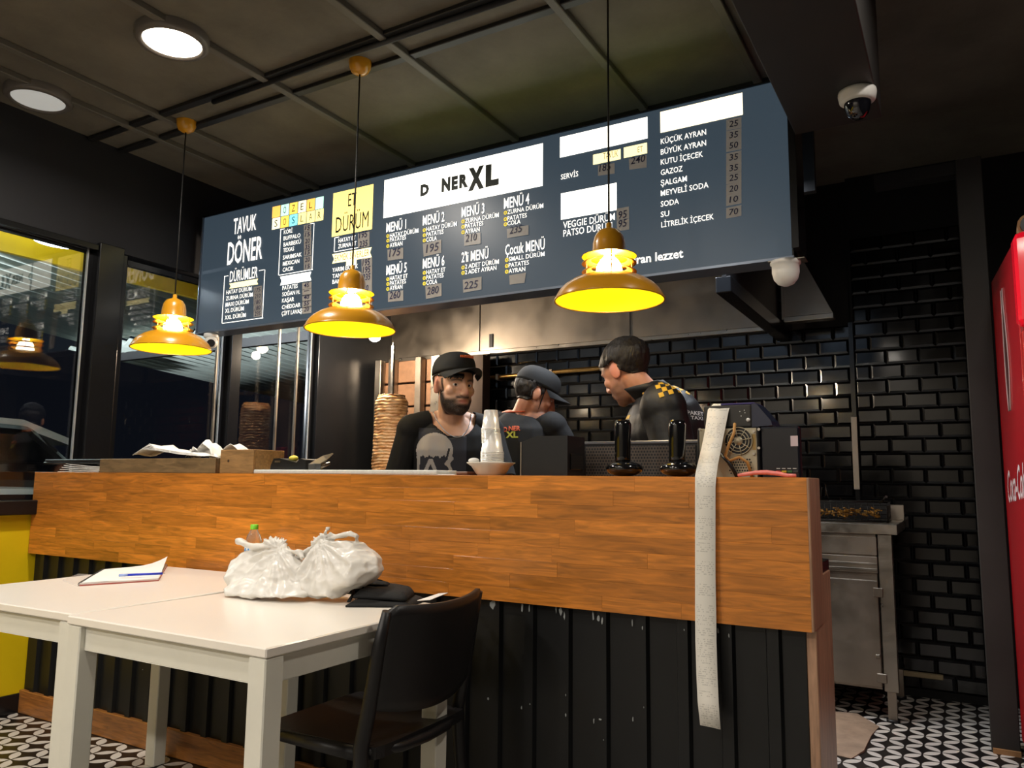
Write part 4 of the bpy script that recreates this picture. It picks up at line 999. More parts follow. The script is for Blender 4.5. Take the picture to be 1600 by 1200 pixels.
# thin chain round the neck
ch_pts = []
for i in range(25):
    t = i/24; a = math.pi*(1.08-1.16*t) ; 
    q = pd['neck'] + pd['rt']*(-.085*math.cos(math.pi*t)) + pd['fw']*(.02+.075*math.sin(math.pi*t)) + pd['up']*(.035-.095*math.sin(math.pi*t)**1.5)
    hit = bv.find_nearest(q); hb = BVHTree.FromPolygons([v.co for v in pd['me'].vertices], [list(p.vertices) for p in pd['me'].polygons]).find_nearest(q) if i == 0 else None
    ch_pts.append(q)
bvb = BVHTree.FromPolygons([v.co for v in pd['me'].vertices], [list(p.vertices) for p in pd['me'].polygons])
out = []
for q in ch_pts:
    cands = []
    for bb in (bv, bvb):
        h = bb.ray_cast(q+pd['fw']*.3, -pd['fw'], .6)
        if h[0] is not None: cands.append(h[0])
    out.append(max(cands, key=lambda p: p.dot(pd['fw']))+pd['fw']*.004 if cands else q)
MB().tube(out, .0022, 6).build('neck_chain', P('silver_chain', (200,200,205), .3, .8), root)

# ---- man bending over at the back -------------------------------------------
S2 = skin_mat('skin_warm', (176,120,92), (24,20,18))
hc2 = on_y(836, 618, 3.30)
pd = person('man in a black cap and T-shirt with his back turned, head bowed', (-1.86,3.32,.92), on_y(812,652,3.28), hc2, (.66,.62,-.42), (.97,.10,0),
  {'R': (Vector((-1.58,3.40,1.14)), Vector((-1.62,3.60,1.02))), 'L': (Vector((-2.12,3.36,1.14)), Vector((-2.02,3.58,1.02)))}, S2)
set_attr(pd['me'], 'beard', [.45*ss(-.04,-.06,p.z)*ss(0,.02,p.y) if p.z < -.03 else 0 for p in pd['hl']])
root = finish(pd, S2); HI2 = pd['HI']
def hair2(c):
    p = HI2 @ c
    if abs(p.x) > .074 and abs(p.z) < .034 and abs(p.y+.012) < .024: return -.01
    return min(p.z-(.036) if p.y > .02 else p.z-(-.05+.06*ss(-.04,.02,p.y)), .05)
shell(pd['me'], hair2, .008, 'hair', HAIR, root, .003, .004, 60)
cap(pd, root, CAPM, tilt=R_(2), crown=.095)
sh2 = shell(pd['me'], body_g(pd, .02, .80, .02), .014, 't_shirt', BLKT, root, .003, .008, 8, smooth_it=4, mats=[BLKT], seed=5)
trousers(pd, root); shoes(pd, root)
bv = bvh_of(sh2); view = (pd['neck']-EYE); view.z = 0; view.normalize(); vx = Vector((view.y,-view.x,0)); vz = Vector((0,0,1))
ORG = P('print_orange', (190,84,52), .8); LIME = P('print_lime', (176,180,70), .8)
text_decal(bv, 'NER', on_y(804, 670, 3.2), vx, vz, view, .055, .022, 'shirt_lettering', ORG, sh2, .03)
text_decal(bv, 'D', on_y(790, 672, 3.2), vx, vz, view, .018, .022, 'shirt_lettering', ORG, sh2, .03)
text_decal(bv, 'XL', on_y(800, 680, 3.2), vx, vz, view, .058, .028, 'shirt_lettering', LIME, sh2, .04)
# orange neck binding
nb = [pd['neck']+pd['up']*(.026)+pd['rt']*.066*math.cos(a)+pd['fw']*(.064*math.sin(a)-.008) for a in [2*math.pi*i/28 for i in range(29)]]
MB().tube(nb, .004, 6).build('neck_binding', ORG, root)

# ---- courier in the checker jacket --------------------------------------------
S3 = skin_mat('skin_fair', (196,140,112), (60,44,38))
hc3 = on_y(978, 580, 2.84)
nk3 = on_y(1022, 622, 2.87)
pd = person('courier with a short haircut in a black jacket with yellow checks, bent over the till', (-.93,2.95,.95), nk3, hc3, (-.86,.34,-.40), (-.40,.92,0),
  {'L': (nk3+Vector((.16,-.20,-.30)), nk3+Vector((-.10,-.27,-.44))), 'R': (nk3+Vector((-.22,.22,-.27)), nk3+Vector((-.42,.05,-.42)))}, S3, sc=1.03, bulk=1.12, head_up=(-.3,0,1))
set_attr(pd['me'], 'beard', [max(.62*ss(-.035,-.055,p.z)*ss(-.02,.012,p.y), .62*ss(.012,.03,p.z)*ss(.075,.05,p.y), .5*math.exp(-((p.z-.0205)/.005)**2)*(1 if p.y > .05 and .01 < abs(p.x) < .05 else 0), .4*ss(-.07,-.02,p.z)*ss(-.02,-.045,p.y)) if p.z > -.13 else 0 for p in pd['hl']])
set_attr(pd['me'], 'red', [.5*ss(.068,.078,abs(p.x))*(1 if abs(p.y+.01) < .03 and abs(p.z) < .04 else 0) for p in pd['hl']])
root = finish(pd, S3); HI3 = pd['HI']
def hair3(c):
    p = HI3 @ c
    if abs(p.x) > .074 and abs(p.z) < .036 and abs(p.y+.012) < .026: return -.01
    return min(p.z-(.034+.026*ss(.03,.085,p.y)) if p.y > .015 else p.z-(-.040+.074*ss(-.06,.012,p.y)), .05)
shell(pd['me'], hair3, lambda c: .0035+.009*ss(-.01,.06,(HI3 @ c).z), 'hair', HAIR, root, .003, .003, 60)
JACK = P('black_jacket_nylon', (13,13,15), .55, var=.15, vs=20, bump=.25, bs=40)
gj = body_g(pd, .055, 1.92, .0)
jk = shell(pd['me'], gj, .022, 'jacket', JACK, root, .005, .012, 7, smooth_it=6, seed=3)
trousers(pd, root); shoes(pd, root)
# stand-up collar
m = MB(); vs, fs = [], []; n = 36
nu_ = (pd['HM'] @ Vector((0,-.03,-.08))-pd['neck']).normalized()
for sd in (0, 1):
    for k, (h, r) in enumerate(((-.02,.100),(.015,.096),(.05,.090),(.078,.088))):
        for i in range(n+1):
            a = math.pi*(-1.35+1.70*i/n); rr = r-.006*sd
            vs.append(pd['neck']+nu_*(h+(.012 if h > 0 else 0)*math.cos(a+math.pi/2)*0)+pd['rt']*rr*math.cos(a)*1.0+pd['fw']*rr*math.sin(a)*.95-pd['fw']*.012)
nn = 4*(n+1)
for k in range(3):
    for i in range(n): q = k*(n+1)+i; fs += [(q,q+1,q+n+2,q+n+1),(nn+q,nn+q+n+1,nn+q+n+2,nn+q+1)]
for i in range(n): q = 3*(n+1)+i; fs.append((q,q+1,nn+q+1,nn+q))
m.add(vs, fs, None, True).build('collar', JACK, jk, fix=False)
bv = bvh_of(jk); view = (nk3-EYE); view.z = 0; view.normalize(); vx = Vector((view.y,-view.x,0))
YC_ = P('checker_yellow', (200,158,42), .7); WT_ = P('print_white', (200,196,196), .8)
def check(cx_, w_, h_, rot, rows, colsn, name):
    sz = w_/colsn; c, s = math.cos(rot), math.sin(rot); rows = max(1, round(h_/sz))
    def ins(u, v_): return (math.floor((u+w_/2)/sz+1e-6)+math.floor((v_+rows*sz/2)/sz+1e-6)) % 2 == 0
    return decal(bv, cx_, vx*c+vz*s, vz*c-vx*s, view, ins, w_+1e-6, rows*sz+1e-6, sz/4, name, YC_, jk, .003)
check(on_y(1047, 606, 2.75), .105, .07, R_(18), 4, 6, 'shoulder_check_patch')
check(on_y(1085, 608, 2.75), .05, .03, R_(-25), 2, 3, 'shoulder_check_patch')
check(on_y(972, 665, 2.75), .13, .032, R_(72), 2, 8, 'placket_check_strip')
text_decal(bv, 'PAKET', on_y(1089, 642, 2.7), vx, (vz-vx*.1).normalized(), view, .062, .015, 'sleeve_lettering', WT_, jk, .02)
text_decal(bv, 'TAXI', on_y(1091, 650, 2.7), vx, (vz-vx*.1).normalized(), view, .046, .013, 'sleeve_lettering', WT_, jk, .02)
for k in (0, 1):
    q = on_y(998+k*4, 611+k*3, 2.72); hb = bv.find_nearest(q)
    if k == 0: MB().ball(hb[0], .007).build('snap_button', P('brass_snap', (150,120,60), .35, .9), jk)
# ------------------------------------------------------------------ things on the counter ledge
ZL = 1.1353
PAPER = P('white_paper', (228,226,222), .7, var=.04, vs=20)
CRATE = wood_mat('grey_crate_wood', (128,104,74), .25, .12, (2, 12, 12))
CRATE2 = wood_mat('tan_crate_wood', (150,116,76), .22, .12, (2, 12, 12))
BPL = P('black_plastic', (22,22,24), .4, var=.1, vs=20)
BPG = P('black_shiny_plastic', (14,14,16), .12, coat=.5)
def X_(px, py, Y): return on_y(px, py, Y).x
# sheets at the far end
ps = thing('paper_stack', 'loose stack of white wrapping paper at the window end of the counter', 'paper', (-3.62, 2.2, ZL))
for k in range(5):
    x0 = X_(92+k*1.5,735,2.15); x1 = X_(156,735,2.15); m = MB(); vs, fs = [], []; z = ZL+.001+k*.006
    for i in range(9):
        for j in range(4): u, v_ = i/8, j/3; vs.append((x0+(x1-x0)*u, 2.145+.145*v_+.004*k, z+.016*(1-u)**2*(k/4)+.001*math.sin(9*u+k)))
    fs = [(i*4+j, i*4+j+1, i*4+j+5, i*4+j+4) for i in range(8) for j in range(3)]
    n0 = len(vs); vs2 = vs+[(a, b, c+.003) for a, b, c in vs]; fs2 = fs+[tuple(n0+q for q in f[::-1]) for f in fs]
    m.add(vs2, fs2+[(i*4, (i+1)*4, n0+(i+1)*4, n0+i*4) for i in range(8)]+[(j, n0+j, n0+j+1, j+1) for j in range(3)]).build('sheet', PAPER, ps)
bt_ = thing('menu_folder', 'flat black folder resting on top of the paper stack by the window', 'folder', (-3.66, 2.22, ZL+.05))
a0, a1 = X_(82,706,2.2), X_(183,706,2.2)
for k, (zz, dx) in enumerate(((.040,0),(.052,.012))): MB().box((a0+dx, 2.16, ZL+zz), (a1-dx*.5, 2.30, ZL+zz+.010), ch=.003).build('cover' if k else 'back_cover', BPL, bt_)
MB().box((a0+.01, 2.165, ZL+.0502), (a1-.01, 2.295, ZL+.0518)).build('pages', P('dark_pages', (60,60,64), .7), bt_)
def crate(name, label, px0, px1, h, y0, y1, mat, t=.012, knots=()):
    x0, x1 = X_(px0,735,y0), X_(px1,735,y0); r = thing(name, label, 'wooden box', ((x0+x1)/2, (y0+y1)/2, ZL))
    MB().box((x0,y0,ZL), (x1,y0+t,ZL+h), ch=.0015).build('front_board', mat, r); MB().box((x0,y1-t,ZL), (x1,y1,ZL+h), ch=.0015).build('back_board', mat, r)
    for a in (x0, x1-t): MB().box((a,y0+t,ZL), (a+t,y1-t,ZL+h), ch=.0015).build('end_board', mat, r)
    MB().box((x0+t,y0+t,ZL), (x1-t,y1-t,ZL+.008)).build('bottom', mat, r)
    for kx, kz in knots: MB().cyl((x0+kx, y0-.0006, ZL+kz), (x0+kx, y0+.002, ZL+kz), .006, n=10).build('knot', P('knot', (60,40,25), .6), r)
    return x0, x1
c0 = crate('wooden_tray', 'long low grey wooden tray filled with wrapping papers on the counter', 155, 336, .062, 2.137, 2.30, CRATE)
c1 = crate('wooden_box', 'short taller wooden box holding a tissue on the counter', 343, 395, .095, 2.14, 2.302, CRATE2, knots=((.05,.05),))
# papers bundled in the tray
random.seed(3)
def bent_sheet(name, label, pts, wid, mat, th=.0015, dirv=(0,1,0), cat='paper', group=None, wave=.004):
    m = MB(); vs, fs = [], []; n = len(pts); d = Vector(dirv)
    for i, p in enumerate(pts):
        for j in range(5): v_ = j/4-.5; vs.append(Vector(p)+d*wid*v_+Vector((0,0,wave*math.sin(i*1.3+j*1.7))))
    fs = [(i*5+j, i*5+j+1, i*5+j+6, i*5+j+5) for i in range(n-1) for j in range(4)]
    k = len(vs); vs += [v+Vector((0,0,th)) for v in vs]; fs += [tuple(k+q for q in f[::-1]) for f in fs]
    fs += [(i*5, (i+1)*5, k+(i+1)*5, k+i*5) for i in range(n-1)]+[(i*5+4, k+i*5+4, k+(i+1)*5+4, (i+1)*5+4) for i in range(n-1)]
    fs += [(j, k+j, k+j+1, j+1) for j in range(4)]+[((n-1)*5+j, (n-1)*5+j+1, k+(n-1)*5+j+1, k+(n-1)*5+j) for j in range(4)]
    o = m.add(vs, fs, None, True).build(name, mat, fix=False); return tag(o, label, cat, group)
for k in range(5):
    pts = []
    for (px, py), dz in zip(((226+k*5,712-k*2.2),(240+k*3,704-k*2.0),(262,705-k*.8),(300,710-k*.9),(330,712-k*.6),(338,714)), (0,)*6): pts.append(on_y(px, py, 2.20+.004*k))
    bent_sheet('wrapping_paper', 'white sheet of wrapping paper curling up out of the wooden tray', pts, .12, PAPER, group='papers in the wooden tray')
for k, (q, sy) in enumerate((([(305,714),(312,702),(318,706),(322,696),(327,690),(334,700),(338,706),(341,714)], 2.22), ([(300,715),(308,706),(316,712),(324,704),(332,709),(339,716)], 2.24))):
    bent_sheet('crumpled_paper', ('crumpled white paper sticking up at the end of the wooden tray','crumpled white paper lying lower behind at the end of the tray')[k], [on_y(a, b, sy) for a, b in q], .07, PAPER, wave=.010)
bent_sheet('tissue', 'folded white tissue peeking out of the short wooden box', [on_y(a, b, 2.22) for a, b in ((354,706),(362,700),(369,695),(376,698),(383,705))], .06, PAPER, wave=.004)
# dark caddy with yellow lid, steel rail tool, white mat, block
cd_ = thing('tool_caddy', 'small black tool caddy with a yellow knob beside the wooden box', 'caddy', (X_(460,735,2.24), 2.24, ZL))
xa, xb = X_(433,735,2.24), X_(489,735,2.24)
m = MB(); m.prism([(xa,ZL),(xb,ZL),(xb-.002,ZL+.055),(xb-.03,ZL+.06),(xb-.05,ZL+.045),(xa+.05,ZL+.062),(xa+.02,ZL+.060),(xa+.006,ZL+.035)], 2.20, 2.285); m.build('body', BPL, cd_)
MB().ball((X_(459,711,2.24),2.24,ZL+.062), (.019,.018,.012)).build('knob', P('yellow_knob', (220,205,80), .4), cd_)
MB().box((xa+.03,2.197,ZL+.045), (xa+.06,2.2005,ZL+.052)).build('clip', STEEL, cd_)
st = thing('steel_knife_rail', 'square steel rail tool pointing up from the counter beside the doner', 'tool', (X_(486,735,2.2), 2.2, ZL))
a, b_ = on_y(487,729,2.16), on_y(520,709,2.29)
m = MB(); m.tube([a, a.lerp(b_,.55), b_], [.016,.015,.003], 4, smooth=False); m.build('rail', STEEL, st)
MB().box((a.x-.016,a.y-.004,ZL), (a.x+.020,a.y+.03,a.z+.012), ch=.003).build('foot', P('grey_metal', (120,122,126), .35, .8), st)
MB().cyl(a.lerp(b_,.35)-Vector((0,0,.02)), b_.lerp(a,.15)-Vector((0,0,.03)), .011, .006, 8).build('guard', STEELD, st)
mat_ = MB(); x0, x1 = X_(396,736,2.15), X_(684,736,2.15); vs, fs = [], []
mat_.box((x0,2.145,ZL), (x1,2.27,ZL+.016), ch=.004); tag(mat_.build('cutting_board', P('speckled_white_board', (205,208,205), .6, var=.12, vs=120)), 'long white speckled cutting board lying flat along the counter ledge', 'cutting board')
tag(MB().box((X_(686,739,2.15),2.14,ZL), (X_(713,739,2.15),2.25,ZL+.003)).build('napkin', PAPER), 'flat white napkin between the cutting board and the brown block', 'napkin')
tag(MB().box((X_(715,738,2.16),2.15,ZL), (X_(733,738,2.16),2.21,ZL+.012), ch=.003).build('wood_block', P('brown_block', (110,70,50), .5, var=.2)), 'small flat brown wooden block beside the white bowl', 'block')
# bowl and cups
bw = on_y(767, 740, 2.215); MEL = P('white_melamine', (228,224,214), .3)
tag(MB().lathe([(.0,.004),(.036,.004),(.038,.0),(.044,.0),(.050,.006),(.066,.030),(.081,.040),(.082,.043),(.079,.043),(.063,.033),(.048,.010),(0,.008)], (bw.x,bw.y,ZL), 40).build('bowl', MEL), 'flared white bowl under the stack of plastic cups', 'bowl')
CUP = P('clear_white_cup', (232,230,226), .25, trans=.35, alpha=1)
def cup_mesh(r):
    m = MB().lathe([(0,.066),(r*.72,.066),(r*.74,.064),(r*.96,.004),(r*1.03,.004),(r*1.03,0),(r*.93,0),(r*.71,.062),(0,.063)], (0,0,0), 24)
    me = bpy.data.meshes.new('plastic_cup'); me.from_pydata([tuple(v) for v in m.v], [], m.f); me.materials.append(CUP); me.polygons.foreach_set('use_smooth', m.sm); me.update(); return me
ma, mb_ = cup_mesh(.0385), cup_mesh(.031)
for k in range(14):
    o = bpy.data.objects.new('plastic_cup', ma); link(o); o.location = (bw.x+.004+random.uniform(-.0006,.0006), bw.y, ZL+.0075+k*.0052); tag(o, 'wider translucent white plastic cup in the lower half of the nested stack', 'cup', 'wide cups in the bowl')
zt = ZL+.0075+13*.0052+.0665
for k in range(11):
    o = bpy.data.objects.new('plastic_cup', mb_); link(o); o.location = (bw.x-.001+k*-.0002, bw.y, zt-.035+k*.0046); tag(o, 'narrower translucent white plastic cup in the upper half of the nested stack', 'cup', 'narrow cups on the stack')
tag(MB().ball((bw.x-.062,bw.y-.01,ZL+.049), (.02,.016,.010)).build('crumpled_tissue', PAPER), 'crumpled bit of white tissue on the rim of the bowl', 'tissue')

# ------------------------------------------------------------------ till equipment
xa, xb = X_(813,740,2.17), X_(886,740,2.17)
tb = thing('receipt_printer', 'boxy black bill printer beside the cup stack with plain sloped shell', 'printer', ((xa+xb)/2, 2.22, ZL))
zt = on_y(860,681,2.17).z
m = MB(); m.prism([(xa,ZL),(xb,ZL),(xb,zt),(xa+.055,zt),(xa,zt-.018)], 2.172, 2.300); m.build('shell', BPL, tb)
MB().box((xa-.001,2.170,ZL), (xa+.003,2.174,zt-.018)).build('edge_strip', STEELD, tb)
MB().box((xb,2.19,ZL+.02), (xb+.004,2.28,ZL+.07), ch=.001).build('side_vent', BPG, tb)
xa, xb = X_(911,742,2.40), X_(1094,742,2.40); zt = on_y(1000,690,2.40).z
mo = thing('touch_till', 'low black touch till seen from behind with perforated back panel', 'till', ((xa+xb)/2, 2.44, .902))
def perf_mat():
    m = P('perforated_panel', (40,36,33), .5); nt = m.node_tree; N = nt.nodes; L = nt.links; b = N['Principled BSDF']
    tc = N.new('ShaderNodeTexCoord'); mp = N.new('ShaderNodeMapping'); mp.inputs['Scale'].default_value = (1/.010,1,1/.010); L.new(tc.outputs['Object'], mp.inputs[0])
    sp = N.new('ShaderNodeSeparateXYZ'); L.new(mp.outputs[0], sp.inputs[0])
    def mt(op, a, b_=None):
        n = N.new('ShaderNodeMath'); n.operation = op
        for i, q in enumerate((a, b_)):
            if q is None: continue
            if isinstance(q, (int, float)): n.inputs[i].default_value = q
            else: L.new(q, n.inputs[i])
        return n.outputs[0]
    row = mt('FLOOR', sp.outputs[2]); sh = mt('MULTIPLY', mt('MODULO', row, 2), .5)
    fx = mt('ABSOLUTE', mt('SUBTRACT', mt('FRACT', mt('ADD', sp.outputs[0], sh)), .5)); fz = mt('ABSOLUTE', mt('SUBTRACT', mt('FRACT', sp.outputs[2]), .5))
    hole = mt('MULTIPLY', mt('LESS_THAN', fx, .30), mt('LESS_THAN', fz, .30))
    mx = N.new('ShaderNodeMix'); mx.data_type = 'RGBA'; L.new(hole, mx.inputs[0]); mx.inputs[6].default_value = lin((78,68,60)); mx.inputs[7].default_value = lin((16,15,15)); L.new(mx.outputs[2], b.inputs['Base Color']); return m
MB().box((xa,2.40,.93), (xb,2.47,zt), ch=.006).build('case', BPL, mo)
MB().box((xa+.012,2.396,ZL-.02), (xb-.012,2.4005,zt-.014)).build('perforated_panel', perf_mat(), mo)
MB().box((xa-.002,2.395,zt-.009), (xb+.002,2.475,zt+.003), ch=.003).build('top_bezel', P('grey_bezel', (96,96,100), .35, .3), mo)
MB().box(((xa+xb)/2-.12,2.39,.902), ((xa+xb)/2+.12,2.50,.93), ch=.006).build('stand', BPL, mo)
def phone(label, pxb, pxt, tilt):
    c = on_y(pxb, 742, 2.22); t = thing('desk_phone', label, 'phone', (c.x, 2.22, ZL))
    m = MB(); m.ball((c.x,2.22,ZL+.024), (.057,.060,.0245)); m.build('cradle', BPG, t)
    top = on_y(pxt, 656, 2.20); bot = Vector((c.x-.004, 2.215, ZL+.028))
    m = MB(); m.tube([bot, bot.lerp(top,.25), bot.lerp(top,.6), bot.lerp(top,.9), top], [.025,.024,.025,.026,.020], 16); h = m.build('handset', BPG, t)
    d = (top-bot).normalized(); q = bot.lerp(top,.9); MB().ball((q.x,q.y-.013,q.z), (.012,.004,.009)).build('earpiece', BPL, h)
phone('black cordless phone on its cradle, tilted to the side beside the bill printer', 976, 973, 0)
phone('black cordless phone on its cradle, standing straight beside the hanging receipt', 1061, 1058, 0)
# computer tower
Yp = 2.315; x0, x1 = X_(1090,740,Yp), X_(1187,740,Yp); z1 = on_y(1140,668,Yp).z
pc = thing('computer_tower', 'old beige-backed computer tower with fan grille and cables behind the counter', 'computer', ((x0+x1)/2, Yp+.13, .902))
BEI = P('galvanised_back', (172,164,140), .45, .35, var=.08, vs=20)
MB().box((x0,Yp+.004,.902), (x1,Yp+.24,z1), ch=.003).build('case', BPL, pc)
MB().box((x0+.008,Yp-.001,.91), (x1-.006,Yp+.005,z1-.003), ch=.001).build('rear_panel', BEI, pc)
fc = on_y(1154,689,Yp-.003); 
MB().lathe([(.0,0),(.041,0)], (0,0,0), 32, Matrix.Translation(fc) @ Matrix.Rotation(R_(90),4,'X')).build('fan_opening', BPL, pc, fix=False)
for r in (.040,.031,.022): MB().lathe([(r-.0012,0),(r+.0012,0),(r+.0012,.002),(r-.0012,.002)], (0,0,0), 32, Matrix.Translation(fc-Vector((0,.002,0))) @ Matrix.Rotation(R_(90),4,'X'), close=True).build('grille_ring', BEI, pc, fix=False)
MB().lathe([(0,.002),(.013,.002),(.013,0)], (0,0,0), 24, Matrix.Translation(fc-Vector((0,.002,0))) @ Matrix.Rotation(R_(90),4,'X')).build('fan_hub', BEI, pc, fix=False)
for k in range(8):
    a = math.pi*k/4+.2; MB().tube([fc+Vector((.012*math.cos(a),-.004,.012*math.sin(a))), fc+Vector((.041*math.cos(a),-.004,.041*math.sin(a)))], .0012, 6).build('grille_spoke', BEI, pc)
for px, py in ((1094,671),(1186,671),(1186,700),(1178,674),(1178,709)): q = on_y(px,py,Yp-.002); MB().cyl(q, q+Vector((0,-.004,0)), .0042, n=10).build('screw', STEEL, pc)
q = on_y(1178,690,Yp-.002); MB().box((q.x-.005,Yp-.002,q.z-.024), (q.x+.005,Yp-.001,q.z+.022)).build('label_strip', P('tan_label', (150,125,70), .6), pc)
q0 = on_y(1140,718,Yp-.002); q1 = on_y(1176,744,Yp-.002)
hm = MB()
for i in range(9):
    for j in range(6):
        a = q0.x+(q1.x-q0.x)*(i+.5*(j%2))/9; b_ = q0.z+(q1.z-q0.z)*j/6; hm.cyl((a,Yp-.0008,b_), (a,Yp-.0022,b_), .0026, n=6, smooth=False)
o = hm.build('vent_hole', BPL, pc); o['kind'] = 'stuff'
CAB = P('tan_cable', (176,130,70), .5); 
MB().tube([on_y(1148,662,2.30),on_y(1147,676,2.285),on_y(1139,695,2.285),on_y(1133,712,2.29),on_y(1140,720,2.292),on_y(1155,714,2.29),on_y(1168,722,2.295),on_y(1175,746,2.305)], .0045, 8).build('cable', CAB, pc)
MB().tube([on_y(1126,709,2.30),on_y(1138,722,2.29),on_y(1148,738,2.297),on_y(1152,747,2.305)], .0055, 8).build('cable', BPL, pc)
# thermal printer on top with long receipt
pr = thing('thermal_printer', 'black thermal printer with blue lid on the computer, feeding the long receipt', 'printer', (X_(1150,660,2.36), 2.36, z1))
xa, xb, xc = X_(1100,660,2.33), X_(1174,660,2.33), X_(1206,660,2.33); zp = on_y(1140,633,2.33).z; zb = z1+.001
MB().box((xa,2.33,zb), (xb,2.46,zp), ch=.004).build('body', P('printer_grey', (46,44,40), .45, var=.1), pr)
m = MB(); m.prism([(xb,zb),(xc,zb+.004),(xc-.004,zb+.018),(xb+.014,zp+.002),(xb,zp+.004)], 2.335, 2.455); m.build('open_cover', P('navy_plastic', (34,40,62), .25, coat=.3), pr)
MB().box((xa+.05,2.335,zp), (xb+.01,2.45,zp+.006), ch=.002).build('lid', P('violet_lid', (66,58,112), .3), pr)
q = on_y(1169,656,2.328); MB().ball(q, .006).build('latch_knob', WHITEP, pr)
for px, py in ((1163,641),(1164,645),(1158,650),(1156,643)): q = on_y(px,py,2.329); MB().cyl(q, q+Vector((0,-.001,0)), .0015, n=6).build('status_mark', WHITEP, pr)
def receipt_mat():
    m = P('receipt_paper', (224,220,210), .6); nt = m.node_tree; N = nt.nodes; L = nt.links; b = N['Principled BSDF']
    uv = N.new('ShaderNodeUVMap'); sp = N.new('ShaderNodeSeparateXYZ'); L.new(uv.outputs[0], sp.inputs[0])
    def mt(op, a, b_=None):
        n = N.new('ShaderNodeMath'); n.operation = op
        for i, q in enumerate((a, b_)):
            if q is None: continue
            if isinstance(q, (int, float)): n.inputs[i].default_value = q
            else: L.new(q, n.inputs[i])
        return n.outputs[0]
    def nz(sx, sy, z=0, d=2):
        c = N.new('ShaderNodeCombineXYZ'); L.new(mt('MULTIPLY', sp.outputs[0], sx), c.inputs[0]); L.new(sy if not isinstance(sy, (int, float)) else mt('MULTIPLY', sp.outputs[1], sy), c.inputs[1]); c.inputs[2].default_value = z
        t = N.new('ShaderNodeTexNoise'); t.inputs['Scale'].default_value = 1; t.inputs['Detail'].default_value = d; L.new(c.outputs[0], t.inputs[0]); return t.outputs[0]
    rows = mt('MULTIPLY', sp.outputs[1], 1/.0055); rid = mt('FLOOR', rows); line = mt('GREATER_THAN', mt('FRACT', rows), .5)
    word = mt('GREATER_THAN', nz(9, mt('MULTIPLY', rid, 3.7), 3), .52)
    glyph = mt('GREATER_THAN', nz(55, 1500, 1, 1), .46)
    block = mt('GREATER_THAN', nz(0, mt('MULTIPLY', rid, .19), 9), .47)
    marg = mt('LESS_THAN', mt('ABSOLUTE', mt('SUBTRACT', sp.outputs[0], .5)), .42)
    ink = mt('MULTIPLY', mt('MULTIPLY', mt('MULTIPLY', line, word), mt('MULTIPLY', glyph, block)), marg)
    mx = N.new('ShaderNodeMix'); mx.data_type = 'RGBA'; L.new(mt('MULTIPLY', ink, .42), mx.inputs[0]); mx.inputs[6].default_value = lin((226,222,212)); mx.inputs[7].default_value = lin((70,68,68)); L.new(mx.outputs[2], b.inputs['Base Color']); return m
E_ = [((1115,631),(1143,631),2.345),((1106,640),(1139,640),2.325),((1102,670),(1133,670),2.30),((1096,700),(1127,700),2.26),((1090,725),(1122,725),2.20),((1087,738),(1120,739),2.14),((1086,746),(1119,748),2.127),((1086,760),(1118,762),2.122),((1086,800),(1118,802),2.120),((1086,850),(1118,852),2.119),((1086,900),(1118,903),2.118),((1086,950),(1119,953),2.116),((1086.5,1000),(1119.5,1003),2.112),((1088,1050),(1121,1054),2.106),((1090,1095),(1123,1100),2.098),((1094,1133),(1126,1140),2.088)]
m = MB(); vs, fs = [], []; uvs = []; acc = 0; prev = None
for i, (a, b_, Y) in enumerate(E_):
    A, B = on_y(*a, Y), on_y(*b_, Y); c = (A+B)/2; acc += (c-prev).length if prev else 0; prev = c
    for t in (0, .5, 1): q = A.lerp(B, t); vs.append(q+Vector((0, .002*(1-abs(2*t-1)), 0))); uvs.append((t, acc))
n = len(E_); fs = [(i*3+j, i*3+j+1, i*3+j+4, i*3+j+3) for i in range(n-1) for j in range(2)]
rc = m.add(vs, fs, None, True).build('long_receipt', receipt_mat(), fix=False); tag(rc, 'very long printed till receipt hanging down over the wooden counter front', 'receipt')
ul = rc.data.uv_layers.new(name='UVMap')
for lp in rc.data.loops: ul.data[lp.index].uv = uvs[lp.vertex_index]
md = rc.modifiers.new('thickness', 'SOLIDIFY'); md.thickness = .0004
# card terminal / screen beside the tower
Yq = 2.33; xa, xb = X_(1189,745,Yq), X_(1253,745,Yq); zt = on_y(1220,666,Yq).z
ds = thing('pos_screen', 'dark point of sale screen with a small white sticker beside the computer', 'screen', ((xa+xb)/2, Yq+.03, .902))
MB().box((xa,Yq,.93), (xb-.003,Yq+.035,zt), ch=.006).build('panel', P('screen_black', (20,22,30), .25, coat=.2), ds)
q = on_y(1241,689,Yq); MB().box((q.x-.010,Yq-.001,q.z-.015), (q.x+.010,Yq+.001,q.z+.015)).build('sticker', P('sticker_white', (205,190,195), .6), ds)
MB().box((xa+.03,Yq+.005,.902), (xb-.03,Yq+.10,.93), ch=.004).build('stand', BPL, ds)
for k, c in enumerate(((190,60,50),(210,170,40),(60,110,60),(60,60,60))):
    q = on_y(1216+k*9,737,Yq-.002); MB().box((q.x-.007,Yq-.003,q.z-.003), (q.x+.007,Yq,q.z+.003), ch=.001).build('key', P('key_%d' % k, c, .5), ds)
for k in range(4): q = on_y(1216+k*8.5,732,Yq-.002); MB().box((q.x-.005,Yq-.002,q.z-.0008), (q.x+.005,Yq,q.z+.0008)).build('key_mark', WHITEP, ds)
pk = [on_y(x,y,2.24) for x,y in ((1153,746),(1165,741),(1180,738.5),(1198,738),(1215,740),(1230,743),(1244,746.5))]
for p in pk: p.z = max(p.z, ZL+.006)
tag(MB().tube(pk, [.005,.006,.0065,.007,.0068,.006,.005], 12, flat=.9).build('pink_handle', P('pink_plastic', (238,140,134), .35)), 'curved pink plastic handle lying on the counter ledge', 'handle')

